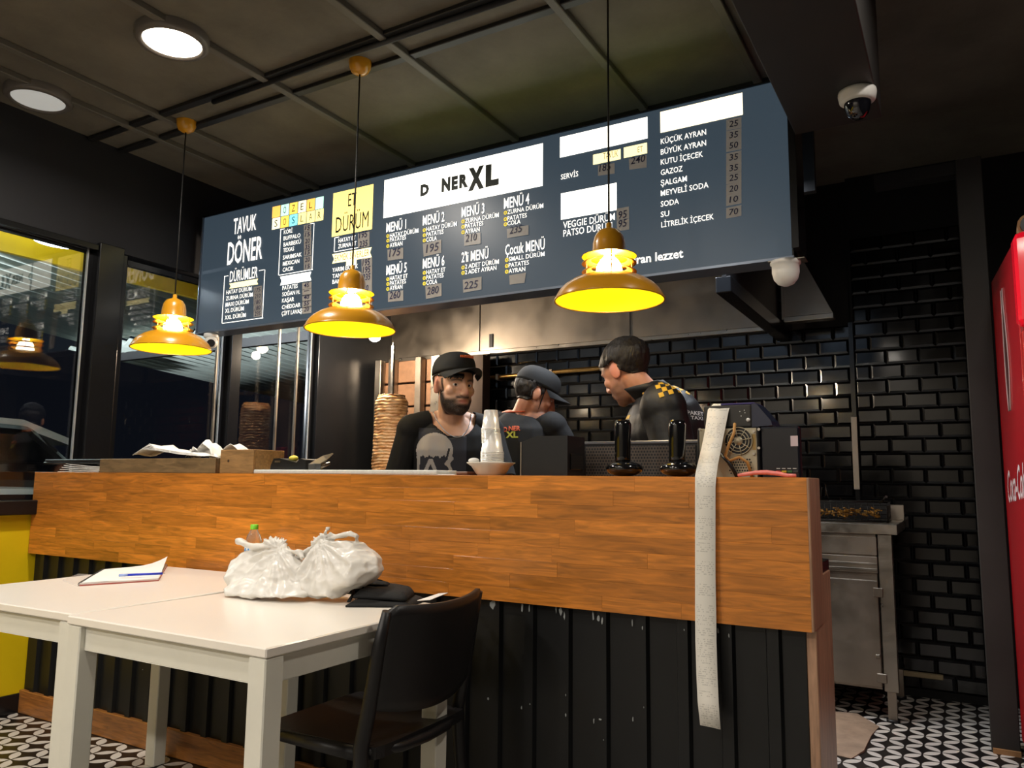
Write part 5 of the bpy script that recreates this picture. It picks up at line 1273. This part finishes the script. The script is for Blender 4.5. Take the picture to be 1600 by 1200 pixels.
# ------------------------------------------------------------------ things on the tables
ZT = .7552
nbk = thing('notebook', 'spiral notebook with blank white pages and red cover on the white table', 'notebook', (-2.65, 1.8, ZT))
c4 = [on_z(*p, ZT) for p in ((124,916),(248,908),(262,884),(162,893))]
def slab(pts, z0, z1, lift=None):
    m = MB(); n = len(pts); vs = [(p.x,p.y,z0) for p in pts]+[(p.x,p.y,z1+(lift[i] if lift else 0)) for i, p in enumerate(pts)]
    return m.add(vs, [tuple(range(n))[::-1], tuple(range(n,2*n))]+[(i,(i+1)%n,n+(i+1)%n,n+i) for i in range(n)])
slab(c4, ZT, ZT+.004).build('cover', P('red_cover', (170,90,80), .5), nbk)
cc = sum(c4, Vector())/4; inn = [cc+(p-cc)*.985 for p in c4]
slab(inn, ZT+.004, ZT+.009).build('page_block', PAPER, nbk)
top = [cc+(p-cc)*.98 for p in c4]; m = MB(); vs, fs = [], []
for i in range(9):
    for j in range(7):
        u, v_ = i/8, j/6; p = (top[0]*(1-u)+top[1]*u)*(1-v_)+(top[3]*(1-u)+top[2]*u)*v_; vs.append((p.x, p.y, ZT+.0095+.030*(max(0,u-.55)/.45)**2*(max(0, v_-.25)/.75)+.001*math.sin(7*u+3*v_)))
fs = [(i*7+j, (i+1)*7+j, (i+1)*7+j+1, i*7+j+1) for i in range(8) for j in range(6)]
m.add(vs, fs, None, True).build('open_page', PAPER, nbk)
for k in range(22):
    p = c4[0].lerp(c4[3], (k+.5)/22); d = (c4[1]-c4[0]).normalized(); m = MB(); m.tube([Vector((p.x,p.y,ZT+.006))+d*(.006*math.cos(a))+Vector((0,0,.006*math.sin(a))) for a in [2*math.pi*i/10 for i in range(11)]], .0011, 5, caps=False).build('spiral_ring', BPL, nbk)
slv = [on_z(*p, ZT) for p in ((98,908),(122,917),(150,899),(122,899))]
PLF = P('clear_film', (240,240,240), .1, alpha=.18)
tag(slab(slv, ZT+.0002, ZT+.001, (.004,0,.002,.005)).build('plastic_sleeve', PLF), 'clear plastic sleeve lying on the table next to the notebook', 'sleeve')
pa, pb = on_z(186,899,ZT+.018), on_z(254,896,ZT+.022)
pn = thing('ballpoint_pen', 'blue ballpoint pen lying across the notebook page', 'pen', tuple(pa))
BLU = P('blue_pen', (28,52,190), .3)
MB().tube([pa.lerp(pb,.18), pb], .0042, 10).build('barrel', BLU, pn); MB().tube([pa, pa.lerp(pb,.2)], .0045, 10).build('cap', P('clear_blue', (150,170,225), .2), pn); MB().tube([pb, pb.lerp(pa,-.06)], [.003,.0006], 8).build('tip', STEEL, pn)
# bottle
bo = on_y(394, 893, 2.06); bo = Vector((bo.x, 2.06, ZT))
PET = P('clear_pet', (245,250,250), .05, trans=.95, ior=1.33)
bt2 = thing('water_bottle', 'clear plastic water bottle with bright green cap behind the plastic bags', 'bottle', tuple(bo))
ht = on_y(393,819,2.06).z-ZT; k_ = ht/.21
MB().lathe([(0,.002),(.024,.0),(.030,.006),(.031,.03),(.0295,.034),(.031,.038),(.031,.105),(.0295,.11),(.0312,.115),(.030,.140),(.024,.165),(.015,.182),(.0125,.190),(.0125,.196)], tuple(bo), 28, Matrix.Translation(bo) @ Matrix.Diagonal((1,1,k_,1)) @ Matrix.Translation(-bo)).build('bottle_body', PET, bt2, fix=False)
MB().lathe([(.0316,.045),(.0318,.100)], tuple(bo), 28, Matrix.Translation(bo) @ Matrix.Diagonal((1,1,k_*1.25,1)) @ Matrix.Translation(-bo)).build('label', P('label_white_blue', (225,232,240), .5), bt2, fix=False)
lv = []
for k, (a0_, zz, hh) in enumerate(((-2.3,.092,.018),(-2.05,.088,.012),(-1.85,.09,.016),(-1.6,.087,.011),(-1.4,.09,.014))):
    m = MB(); A = [(bo.x+.0323*math.cos(a0_+t), bo.y+.0323*math.sin(a0_+t), ZT+zz*k_*1.1) for t in (0,.08,.16)]; vs = A+[(x,y,z+hh) for x,y,z in A]; m.add(vs, [(0,1,4,3),(1,2,5,4)]).build('label_mark', P('label_blue', (30,130,200), .5), bt2, fix=False)
MB().lathe([(.0145,0),(.0145,.016),(.012,.018),(0,.018)], (bo.x,bo.y,ZT+.190*k_), 20).build('cap', P('green_cap', (120,205,50), .4), bt2)
# plastic carrier bags: film stretched over the load and gathered at the knot
BAG = P('white_carrier_film', (226,223,216), .30, var=.04, vs=14, alpha=.88, coat=.1)
def bag(label, Y, groups, knot, handles, seed):
    mb = MB()
    for grp in groups:
        bm = bmesh.new()
        for px, py, dy, hw in grp:
            c = on_y(px, py, Y+dy)
            for k in range(8): a_ = 2*math.pi*k/8; bm.verts.new(c+Vector((.45*hw*math.cos(a_), hw*math.sin(a_), .35*hw*math.cos(a_)*0)))
        bmesh.ops.convex_hull(bm, input=bm.verts); bmesh.ops.delete(bm, geom=[v for v in bm.verts if not v.link_faces], context='VERTS'); bm.verts.index_update()
        mb.add([v.co.copy() for v in bm.verts], [[v.index for v in f.verts] for f in bm.faces]); bm.free()
    for pts, r in handles: mb.tube([on_y(x, y, Y+d) for x, y, d in pts], r, 10, flat=.6)
    me = remesh(mb, .005, 4, 'bag'); K = on_y(*knot, Y)
    bm = bmesh.new(); bm.from_mesh(me); bm.normal_update()
    for v in bm.verts:
        r = v.co-K; d = r.length; ang = math.atan2(r.z, r.x*.8+r.y*.6); fall = ss(0, .03, d)*ss(.24, .08, d)
        cr = 1-2*abs(math.sin(ang*9+seed+1.5*noise.noise(v.co*7)))
        n2 = 1-2*abs(noise.noise(v.co*13+Vector((seed,2,0)))); n3 = 1-2.2*abs(noise.noise(Vector((v.co.x*26,v.co.y*26,v.co.z*40+seed))))
        v.co += v.normal*(.0065*cr*fall + .007*n2 + .0035*n3 - .004)
        if v.co.z < ZT+.001: v.co.z = ZT+.001
    bm.to_mesh(me); bm.free()
    ctr_ = sum((v.co for v in me.vertices), Vector())/len(me.vertices); t = thing('carrier_bag', label, 'bag', (ctr_.x, ctr_.y, ZT))
    for p in me.polygons: p.use_smooth = True
    me.transform(WM[t].inverted()); me.materials.clear(); me.materials.append(BAG); o = bpy.data.objects.new('bag_skin', me); link(o, t, WM[t])
    return t
Yk = 1.79
b1 = bag('low lumpy white plastic carrier bag with loose knot next to the bottle', Yk,
  [[(364,929,-.10,.03),(362,919,-.08,.03),(380,906,-.04,.05),(430,903,-.03,.06),(468,910,-.02,.05),(474,930,-.05,.05),(420,932,-.10,.03)], [(374,900,.0,.06),(378,880,.02,.05),(384,866,.03,.03),(408,858,.02,.02),(440,857,.0,.015),(452,864,.0,.03),(470,884,.0,.05),(476,905,.0,.05),(440,915,-.03,.07),(380,915,.0,.06)]], (436,855),
  [([(373,845,.02),(384,850,.01),(402,852,0),(418,850,0),(436,855,0)], .013), ([(436,855,0),(450,858,.0),(466,866,-.01),(473,873,-.02)], .011), ([(410,853,.0),(424,844,.01),(444,847,.01),(436,858,0)], .014)], 2.0)
b2 = bag('tall white plastic carrier bag knotted at the top, leaning beside the black cloth', Yk+.03,
  [[(474,905,-.02,.05),(480,922,-.03,.05),(500,932,-.04,.04),(524,930,-.04,.05),(478,890,-.01,.05),(500,850,0,.012),(508,842,0,.012),(540,905,0,.07),(535,868,.01,.05)], [(508,846,.0,.02),(530,846,.01,.03),(552,852,.02,.04),(575,872,.02,.06),(580,892,.02,.06),(560,908,.0,.07),(525,925,-.02,.06),(520,870,0,.05)]], (500,845),
  [([(500,843,0),(486,854,-.01),(474,868,-.02),(462,877,-.02)], .012), ([(502,841,0),(520,836,.01),(545,836,.01),(558,839,.02),(556,848,.02)], .013), ([(502,840,0),(509,832,0),(514,824,0)], [.012,.008,.002]), ([(497,843,0),(490,838,0)], [.01,.003]), ([(524,928,-.05),(516,936,-.06)], [.012,.004])], 7.0)
# takeaway box corner showing through
kx = thing('takeaway_box', 'brown cardboard takeaway box inside the tall white carrier bag', 'box', tuple(on_y(570,888,Yk+.05)))
Mx = Matrix.Translation(on_y(558,884,Yk+.05)) @ Matrix.Rotation(R_(32),4,'Z') @ Matrix.Rotation(R_(-24),4,'Y')
MB().box((-.07,-.045,-.024), (.034,.045,.018), Mx, ch=.004).build('carton', P('kraft_board', (188,164,128), .7, var=.08), kx)
MB().box((-.072,-.047,.014), (.036,.047,.021), Mx, ch=.003).build('lid', P('kraft_lid', (196,174,140), .7, var=.08), kx)
# black cloth bag folded
CLO = P('black_cloth', (11,11,12), .85, var=.25, vs=30, bump=.3, bs=200)
cb = thing('folded_tote', 'folded black fabric tote bag lying at the end of the white table', 'bag', (-1.5, 2.0, ZT))
def cloth(pts, z0, h, name, seed):
    P_ = [on_z(x, y, ZT+z0+h) for x, y in pts]; m = MB(); vs, fs = [], []; n, k = 14, 10
    for sd in (0, 1):
        for i in range(n+1):
            for j in range(k+1):
                u, v_ = i/n, j/k; p = (P_[0]*(1-u)+P_[1]*u)*(1-v_)+(P_[3]*(1-u)+P_[2]*u)*v_; e = min(u,1-u,v_,1-v_); b = min(1, e*7)
                z = ZT+z0+(h*(.35+.65*b**.5)+.006*noise.noise(Vector((p.x*14+seed,p.y*14,0)))*b if sd else 0); p = p+Vector((.006*noise.noise(Vector((u*4+seed,v_*4,1))),.006*noise.noise(Vector((u*4,v_*4+seed,2))),0)); vs.append((p.x, min(p.y, 1.95), max(z, ZT+.0003)))
    nn = (n+1)*(k+1)
    for i in range(n):
        for j in range(k): q = i*(k+1)+j; fs += [(q,q+1,q+k+2,q+k+1),(nn+q,nn+q+k+1,nn+q+k+2,nn+q+1)]
    for i in range(n): q = i*(k+1); w_ = q+k; fs += [(q,q+k+1,nn+q+k+1,nn+q),(w_,nn+w_,nn+w_+k+1,w_+k+1)]
    for j in range(k): q = j; w_ = n*(k+1)+j; fs += [(q,nn+q,nn+q+1,q+1),(w_,w_+1,nn+w_+1,nn+w_)]
    m.add(vs, fs, None, True).build(name, CLO, cb)
cloth([(540,940),(640,941),(693,919),(600,908)], 0, .016, 'lower_fold', 1)
cloth([(552,922),(634,926),(664,906),(590,899)], .016, .024, 'upper_fold', 4)
cloth([(566,909),(606,911),(618,900),(580,896)], .040, .010, 'flap', 8)
MB().tube([on_z(545,940,ZT+.008),on_z(552,928,ZT+.018),on_z(553,916,ZT+.035)], [.006,.005,.003], 8, flat=.5).build('strap', CLO, cb)
cdp = [on_z(*p, ZT+.018) for p in ((652,938),(686,927),(700,926),(672,937))]
tag(slab(cdp, ZT+.0165, ZT+.018).build('card', PAPER), 'small white card lying on the folded black bag by the chair back', 'card')

# ------------------------------------------------------------------ doner grill in the corner
YD = 4.12; dc = on_y(610, 700, YD)
dn = thing('doner_spit', 'tall stacked chicken doner on a steel vertical spit', 'doner', (dc.x, YD, .90))
def meat_mat():
    m = bpy.data.materials.new('roast_meat'); m.use_nodes = True; nt = m.node_tree; N = nt.nodes; L = nt.links; b = N['Principled BSDF']; b.inputs['Roughness'].default_value = .42
    tc = N.new('ShaderNodeTexCoord'); mp = N.new('ShaderNodeMapping'); mp.inputs['Scale'].default_value = (9,9,34); L.new(tc.outputs['Object'], mp.inputs[0])
    nz = N.new('ShaderNodeTexNoise'); nz.inputs['Scale'].default_value = 1.6; nz.inputs['Detail'].default_value = 7; nz.inputs['Roughness'].default_value = .7; nz.inputs['Distortion'].default_value = .8; L.new(mp.outputs[0], nz.inputs[0])
    cr = N.new('ShaderNodeValToRGB'); cr.color_ramp.elements[0].position = .32; cr.color_ramp.elements[0].color = lin((120,62,26)); cr.color_ramp.elements[1].position = .66; cr.color_ramp.elements[1].color = lin((240,208,160))
    e = cr.color_ramp.elements.new(.48); e.color = lin((212,150,86)); L.new(nz.outputs[0], cr.inputs[0]); L.new(cr.outputs[0], b.inputs['Base Color']); return m
m = MB(); vs, fs = [], []; n, k = 64, 150; z0, z1_ = .98, 1.685
for i in range(k+1):
    t = i/k; z = z0+(z1_-z0)*t; r = .118-.012*t-.02*max(0, t-.93)/.07
    for j in range(n):
        a = 2*math.pi*j/n; lay = .5+.5*math.sin(z*2*math.pi/.021+2.2*noise.noise(Vector((math.cos(a)*2,math.sin(a)*2,z*9)))); rr = r+.006*lay+.009*noise.noise(Vector((math.cos(a)*3,math.sin(a)*3,z*26)))
        vs.append((dc.x+rr*math.cos(a), YD+rr*math.sin(a), z+.004*noise.noise(Vector((math.cos(a)*3,math.sin(a)*3,z*7)))))
for i in range(k):
    for j in range(n): fs.append((i*n+j, i*n+(j+1)%n, (i+1)*n+(j+1)%n, (i+1)*n+j))
fs += [tuple(range(n))[::-1], tuple(range(k*n, (k+1)*n))]
m.add(vs, fs, None, True).build('meat_stack', meat_mat(), dn)
MB().box((dc.x-.010,YD-.010,.90), (dc.x+.010,YD+.010,2.03), ch=.002).build('spit_rod', STEEL, dn); MB().cyl((dc.x,YD,2.03), (dc.x,YD,2.06), .009, .003, 10).build('spit_tip', STEEL, dn)
MB().lathe([(0,0),(.15,0),(.155,.02),(.15,.02),(.145,.006),(0,.006)], (dc.x,YD,.955), 36).build('drip_plate', STEELD, dn)
gr = thing('doner_grill', 'vertical doner grill with soot browned burner plates and steel posts', 'grill', (-3.3, 4.5, 0))
CER = P('sooty_burner_plate', (126,94,70), .7, var=.3, vs=12, bump=.4, bs=30)
MB().box((-3.90,3.95,.86), (-2.95,4.78,.90), ch=.004).build('tray', STEEL, gr); MB().box((-3.88,4.0,.02), (-2.97,4.76,.86)).build('base_cabinet', STEELD, gr)
MB().box((-3.80,4.66,.90), (-2.95,4.76,2.02)).build('back_plate', P('sooty_back', (70,55,45), .6, .3, var=.3), gr)
for px0, px1, mt_ in ((585,594,STEEL), (606,614,STEELD), (648,657,STEELD), (673,686,STEEL)):
    a, b_ = X_(px0,640,4.55), X_(px1,640,4.55); MB().box((a,4.54,.90), (b_,4.60,2.02), ch=.003).build('post', mt_, gr)
for a_, b2_ in ((616,646),(659,671),(596,605)):
    x0, x1 = X_(a_,640,4.6), X_(b2_,640,4.6); z = .95
    for k in range(6): MB().box((x0,4.61,z+.006), (x1,4.655,z+.17), ch=.006).build('burner_plate', CER, gr); z += .178
xr0, xr1 = X_(631,710,4.36), X_(645,710,4.36)
rb = thing('red_box', 'red plastic box standing beside the doner', 'box', (-3.05, 4.40, .905)); zz = on_y(636,695,4.36).z
MB().box((xr0,4.36,.902), (xr1+.05,4.48,zz), ch=.006).build('body', P('red_plastic', (196,70,76), .45), rb); MB().box((xr0-.003,4.357,zz-.02), (xr1+.053,4.483,zz), ch=.004).build('rim', P('red_rim', (150,50,56), .45), rb)

# ------------------------------------------------------------------ steel table with fryer basket, right of the counter end
YS = 4.21; xr = on_y(1402,825,YS).x
sb = thing('steel_work_table', 'stainless steel work table with cupboard door against the tiled wall', 'work table', (-1.0, 4.5, 0))
MB().box((-1.75,YS,.878), (xr,4.78,.927), ch=.003).build('table_top', STEEL, sb); MB().box((-1.75,4.755,.927), (xr,4.78,1.01), ch=.002).build('splash_back', STEEL, sb)
MB().box((-1.72,YS+.02,.145), (xr-.10,4.74,.878)).build('cupboard', STEELD, sb)
lx0, lx1 = X_(1374,900,YS+.01), X_(1396,900,YS+.01)
MB().box((lx0,YS+.008,.14), (lx1,YS+.06,.876), ch=.002).build('corner_panel', STEEL, sb)
for (x, y) in ((lx0+.03,YS+.03),(lx0+.03,4.72),(-1.70,YS+.03),(-1.70,4.72)): MB().box((x-.019,y-.019,.012), (x+.019,y+.019,.15)).build('leg', STEELD, sb); MB().cyl((x,y,0), (x,y,.014), .03, n=14).build('foot', BPL, sb)
for z0, z1_, nm in ((.775,.862,'drawer'),(.69,.768,'shelf_front')): MB().box((-1.70,YS+.010,z0), (lx0-.006,YS+.022,z1_), ch=.002).build(nm, STEELD, sb)
MB().box((-1.70,YS+.006,.700), (lx0-.006,YS+.014,.712), ch=.002).build('slot_rail', STEEL, sb); MB().box((-1.70,YS+.006,.728), (lx0-.006,YS+.014,.738), ch=.002).build('slot_rail', STEEL, sb)
dd = MB().box((-1.0,YS+.006,.155), (lx0-.008,YS+.022,.655), ch=.003).build('door', STEELD, sb)
for z in (.60, .20): MB().box((lx0-.030,YS-.002,z-.022), (lx0+.014,YS+.008,z+.022), ch=.003).build('hinge', STEELD, dd)
q = on_y(1372,1025,YS); MB().box((q.x-.010,YS-.006,q.z-.008), (q.x+.010,YS+.008,q.z+.008), ch=.003).build('latch', STEEL, dd)
fb_ = thing('fryer_basket', 'dark wire fryer basket with leftover fries on the steel table', 'fryer basket', (-.58, 4.45, .9275))
xa, xb = -.78, X_(1386,808,4.36); ya, yb, za, zb = 4.36, 4.6, .928, 1.03
W_ = P('dark_wire', (48,46,44), .35, .8)
MB().box((xa,ya,za), (xb,yb,za+.006)).build('bottom', BPL, fb_)
for z in (za+.006, zb): MB().tube([(xa,ya,z),(xb,ya,z),(xb,yb,z),(xa,yb,z),(xa,ya,z)], .004, 6).build('rim_wire', W_, fb_)
for k in range(16):
    x = xa+(xb-xa)*k/15; MB().tube([(x,ya,za),(x,ya,zb)], .0016, 5).build('wire', W_, fb_)
for k in range(4): z = za+.02+k*.022; MB().tube([(xa,ya,z),(xb,ya,z)], .0014, 5).build('wire', W_, fb_)
for x in (xa, xb): MB().box((x-.001,ya,za), (x+.001,yb,zb-.02)).build('side_mesh', BPL, fb_)
MB().box((xa,yb-.001,za), (xb,yb+.001,zb)).build('back_mesh', BPL, fb_)
MB().tube([(xb-.03,ya,zb),(xb-.01,ya-.05,zb+.01),(xb+.01,ya-.12,zb+.03)], .006, 8).build('handle', W_, fb_)
MB().tube([(xa+.13,ya,zb),(xa+.14,ya-.02,zb+.07),(xa+.16,ya-.03,zb+.075),(xa+.17,ya,zb)], .003, 6).build('hook', W_, fb_)
FRY = P('fried_potato', (160,116,48), .6, var=.25, vs=40); random.seed(9); m = MB()
for k in range(90):
    c = Vector((random.uniform(xa+.03,xb-.03), random.uniform(ya+.012,yb-.05), za+.026+random.uniform(0,.035))); d = Vector((random.uniform(-1,1),random.uniform(-1,1),random.uniform(-.4,.6))).normalized()*.03
    m.tube([c-d*.6, c+d*.6], .0045, 4, smooth=False)
tag(m.build('fries', FRY), 'golden fries left in the dark wire fryer basket', 'fries', kind='stuff')
mt2 = [on_z(*p, 0) for p in ((1290,1112),(1340,1118),(1374,1136),(1362,1150),(1350,1176),(1330,1186),(1300,1180))]
m = MB(); n = len(mt2); m.add([(p.x,p.y,.001) for p in mt2]+[(p.x,p.y,.006+.004*math.sin(i*2.1)) for i, p in enumerate(mt2)], [tuple(range(n))[::-1], tuple(range(n,2*n))]+[(i,(i+1)%n,n+(i+1)%n,n+i) for i in range(n)])
tag(m.build('floor_cardboard', P('dirty_cardboard', (150,128,108), .8, var=.35, vs=9)), 'dirty flattened cardboard lying on the patterned floor by the counter end', 'cardboard')
a, b_ = on_y(1408,1052,4.74), on_y(1474,1063,4.74)
tag(MB().box((a.x,4.755,.108), (b_.x,4.789,.132), ch=.003).build('wall_batten', P('pale_plank', (150,135,105), .7, var=.15)), 'short pale wooden batten fixed low on the tiled wall', 'plank')

# ------------------------------------------------------------------ red drinks fridge
fl, bl = Vector((.212,3.30,0)), Vector((.155,4.0,0)); ang = math.atan2(-(bl.x-fl.x), bl.y-fl.y)
fg = thing('drinks_fridge', 'tall red drinks fridge with white script lettering at the right wall', 'fridge', (fl.x, fl.y, 0), ang)
RED = P('fridge_red', (176,20,30), .3, coat=.4); REDB = P('fridge_header_red', (225,16,38), .25, coat=.5, emis=(225,16,38), es=.25)
WF, DF, HF = .68, .70, 2.05
MB().box((0,.04,.06), (WF,DF,HF-.02), ch=.012).build('cabinet', RED, fg, local=True)
MB().box((-.004,-.01,HF-.36), (WF+.004,.10,HF), ch=.03).build('header', REDB, fg, local=True)
dr_ = MB().box((.0,-.012,.22), (.055,.04,HF-.375), ch=.006).box((WF-.055,-.012,.22), (WF,.04,HF-.375), ch=.006).box((.055,-.012,HF-.43), (WF-.055,.04,HF-.375), ch=.004).box((.055,-.012,.22), (WF-.055,.04,.28), ch=.004).build('door_frame', P('door_red', (190,40,36), .3, coat=.3), fg, local=True)
MB().box((.055,.006,.28), (WF-.055,.014,HF-.43)).build('glass_pane', P('fridge_glass', (60,40,40), .05, trans=.3), dr_, local=True)
MB().tube([(.64,-.03,.9),(.645,-.05,.95),(.645,-.05,1.25),(.64,-.03,1.3)], .010, 8).build('handle', BPL, dr_, local=True)
MB().box((.01,.0,.0), (WF-.01,DF-.03,.21), ch=.005).build('plinth', BPL, fg, local=True)
vt, ft, wd = text_mesh('Coca-Cola', .01, .35)
m = MB(); Lt, Ht = .46, .13
m.add([(-.0015, DF-.10-x/wd*Lt, 1.05+y*Ht+.03*x/wd) for x, y in vt], ft); m.build('side_lettering', P('script_white', (222,200,200), .5), fg, local=True, fix=False)
m = MB(); vs = []; fs = []
for i in range(17):
    t = i/16; z = 1.42+.50*t; w_ = .030+.05*math.sin(math.pi*min(1,t*1.15))*(1-t*.6); vs += [(-.0016, .40-w_, z), (-.0016, .40+w_*.4, z)]
fs = [(i*2,i*2+1,i*2+3,i*2+2) for i in range(16)]; m.add(vs, fs).build('bottle_picture', P('cola_brown', (70,30,26), .35), fg, local=True, fix=False)
for dz in (0, 1):
    m = MB(); m.tube([(-.002, .40+(-1 if dz else .45)*(.030+.05*math.sin(math.pi*min(1,t*1.15))*(1-t*.6)), 1.42+.50*t) for t in [i/16 for i in range(17)]], .003, 5); m.build('picture_outline', P('outline_white', (200,170,165), .5), fg, local=True)
bx_ = thing('cardboard_roll', 'brown cardboard piece lying on top of the red fridge', 'cardboard', (fl.x+.07, fl.y+.15, HF)); MB().tube([(fl.x+.06,fl.y+.1,HF+.045),(fl.x+.07,fl.y+.4,HF+.045)], .045, 16).build('roll', P('brown_card', (150,115,75), .7), bx_)
MB().tube([(fl.x+.06,fl.y+.092,HF+.045),(fl.x+.06,fl.y+.099,HF+.045)], .035, 16).build('roll_core', BPL, bx_)

# ------------------------------------------------------------------ car outside
CARP = P('silver_car_paint', (196,204,208), .25, .3, coat=.6); CG = P('car_glass', (12,14,18), .06, coat=1)
car = thing('parked_car', 'silver car parked in the dark outside the window', 'car', (-6.5, 1.2, 0))
def car_sec(ys, hw, zs0, zs1): return None
prof_b = [(-.95,.35),(-.9,.75),(-.55,.88),(.3,.95),(2.2,.98),(2.95,.96),(3.2,.80),(3.22,.42),(3.0,.28),(-.8,.28)]
m = MB(); m.prism(prof_b, -7.35, -5.65, 'x'); ob = m.build('body', CARP, car)
bv_ = ob.modifiers.new('round', 'BEVEL'); bv_.width = .09; bv_.segments = 3
m = MB(); m.prism([(.35,.93),(.95,1.36),(1.5,1.43),(2.4,1.40),(3.0,.95)], -7.2, -5.80, 'x'); og = m.build('greenhouse', CG, car); bb = og.modifiers.new('round', 'BEVEL'); bb.width = .08; bb.segments = 3
m = MB(); m.prism([(.95,1.38),(1.5,1.45),(2.35,1.43),(2.75,1.30),(2.70,1.27),(2.3,1.39),(1.5,1.41),(.98,1.34)], -7.16, -5.84, 'x'); m.build('roof', CARP, car)
MB().box((-5.70,2.85,.80), (-5.63,3.17,.93), ch=.02).build('tail_light', P('tail_red', (170,20,24), .2, emis=(170,20,24), es=.25, coat=1), car)
for y in (-.2, 2.35):
    w_ = MB().lathe([(0,-.1),(.31,-.1),(.33,-.07),(.33,.07),(.31,.1),(0,.1)], (0,0,0), 28, Matrix.Translation((-5.76,y,.33)) @ Matrix.Rotation(R_(90),4,'Y')).build('wheel', BPL, car)
    MB().lathe([(0,.105),(.17,.11),(.19,.10)], (0,0,0), 24, Matrix.Translation((-5.76,y,.33)) @ Matrix.Rotation(R_(90),4,'Y')).build('hub_cap', STEEL, w_)
car.location.y += .7; car.scale = (1, 1, 1.06)
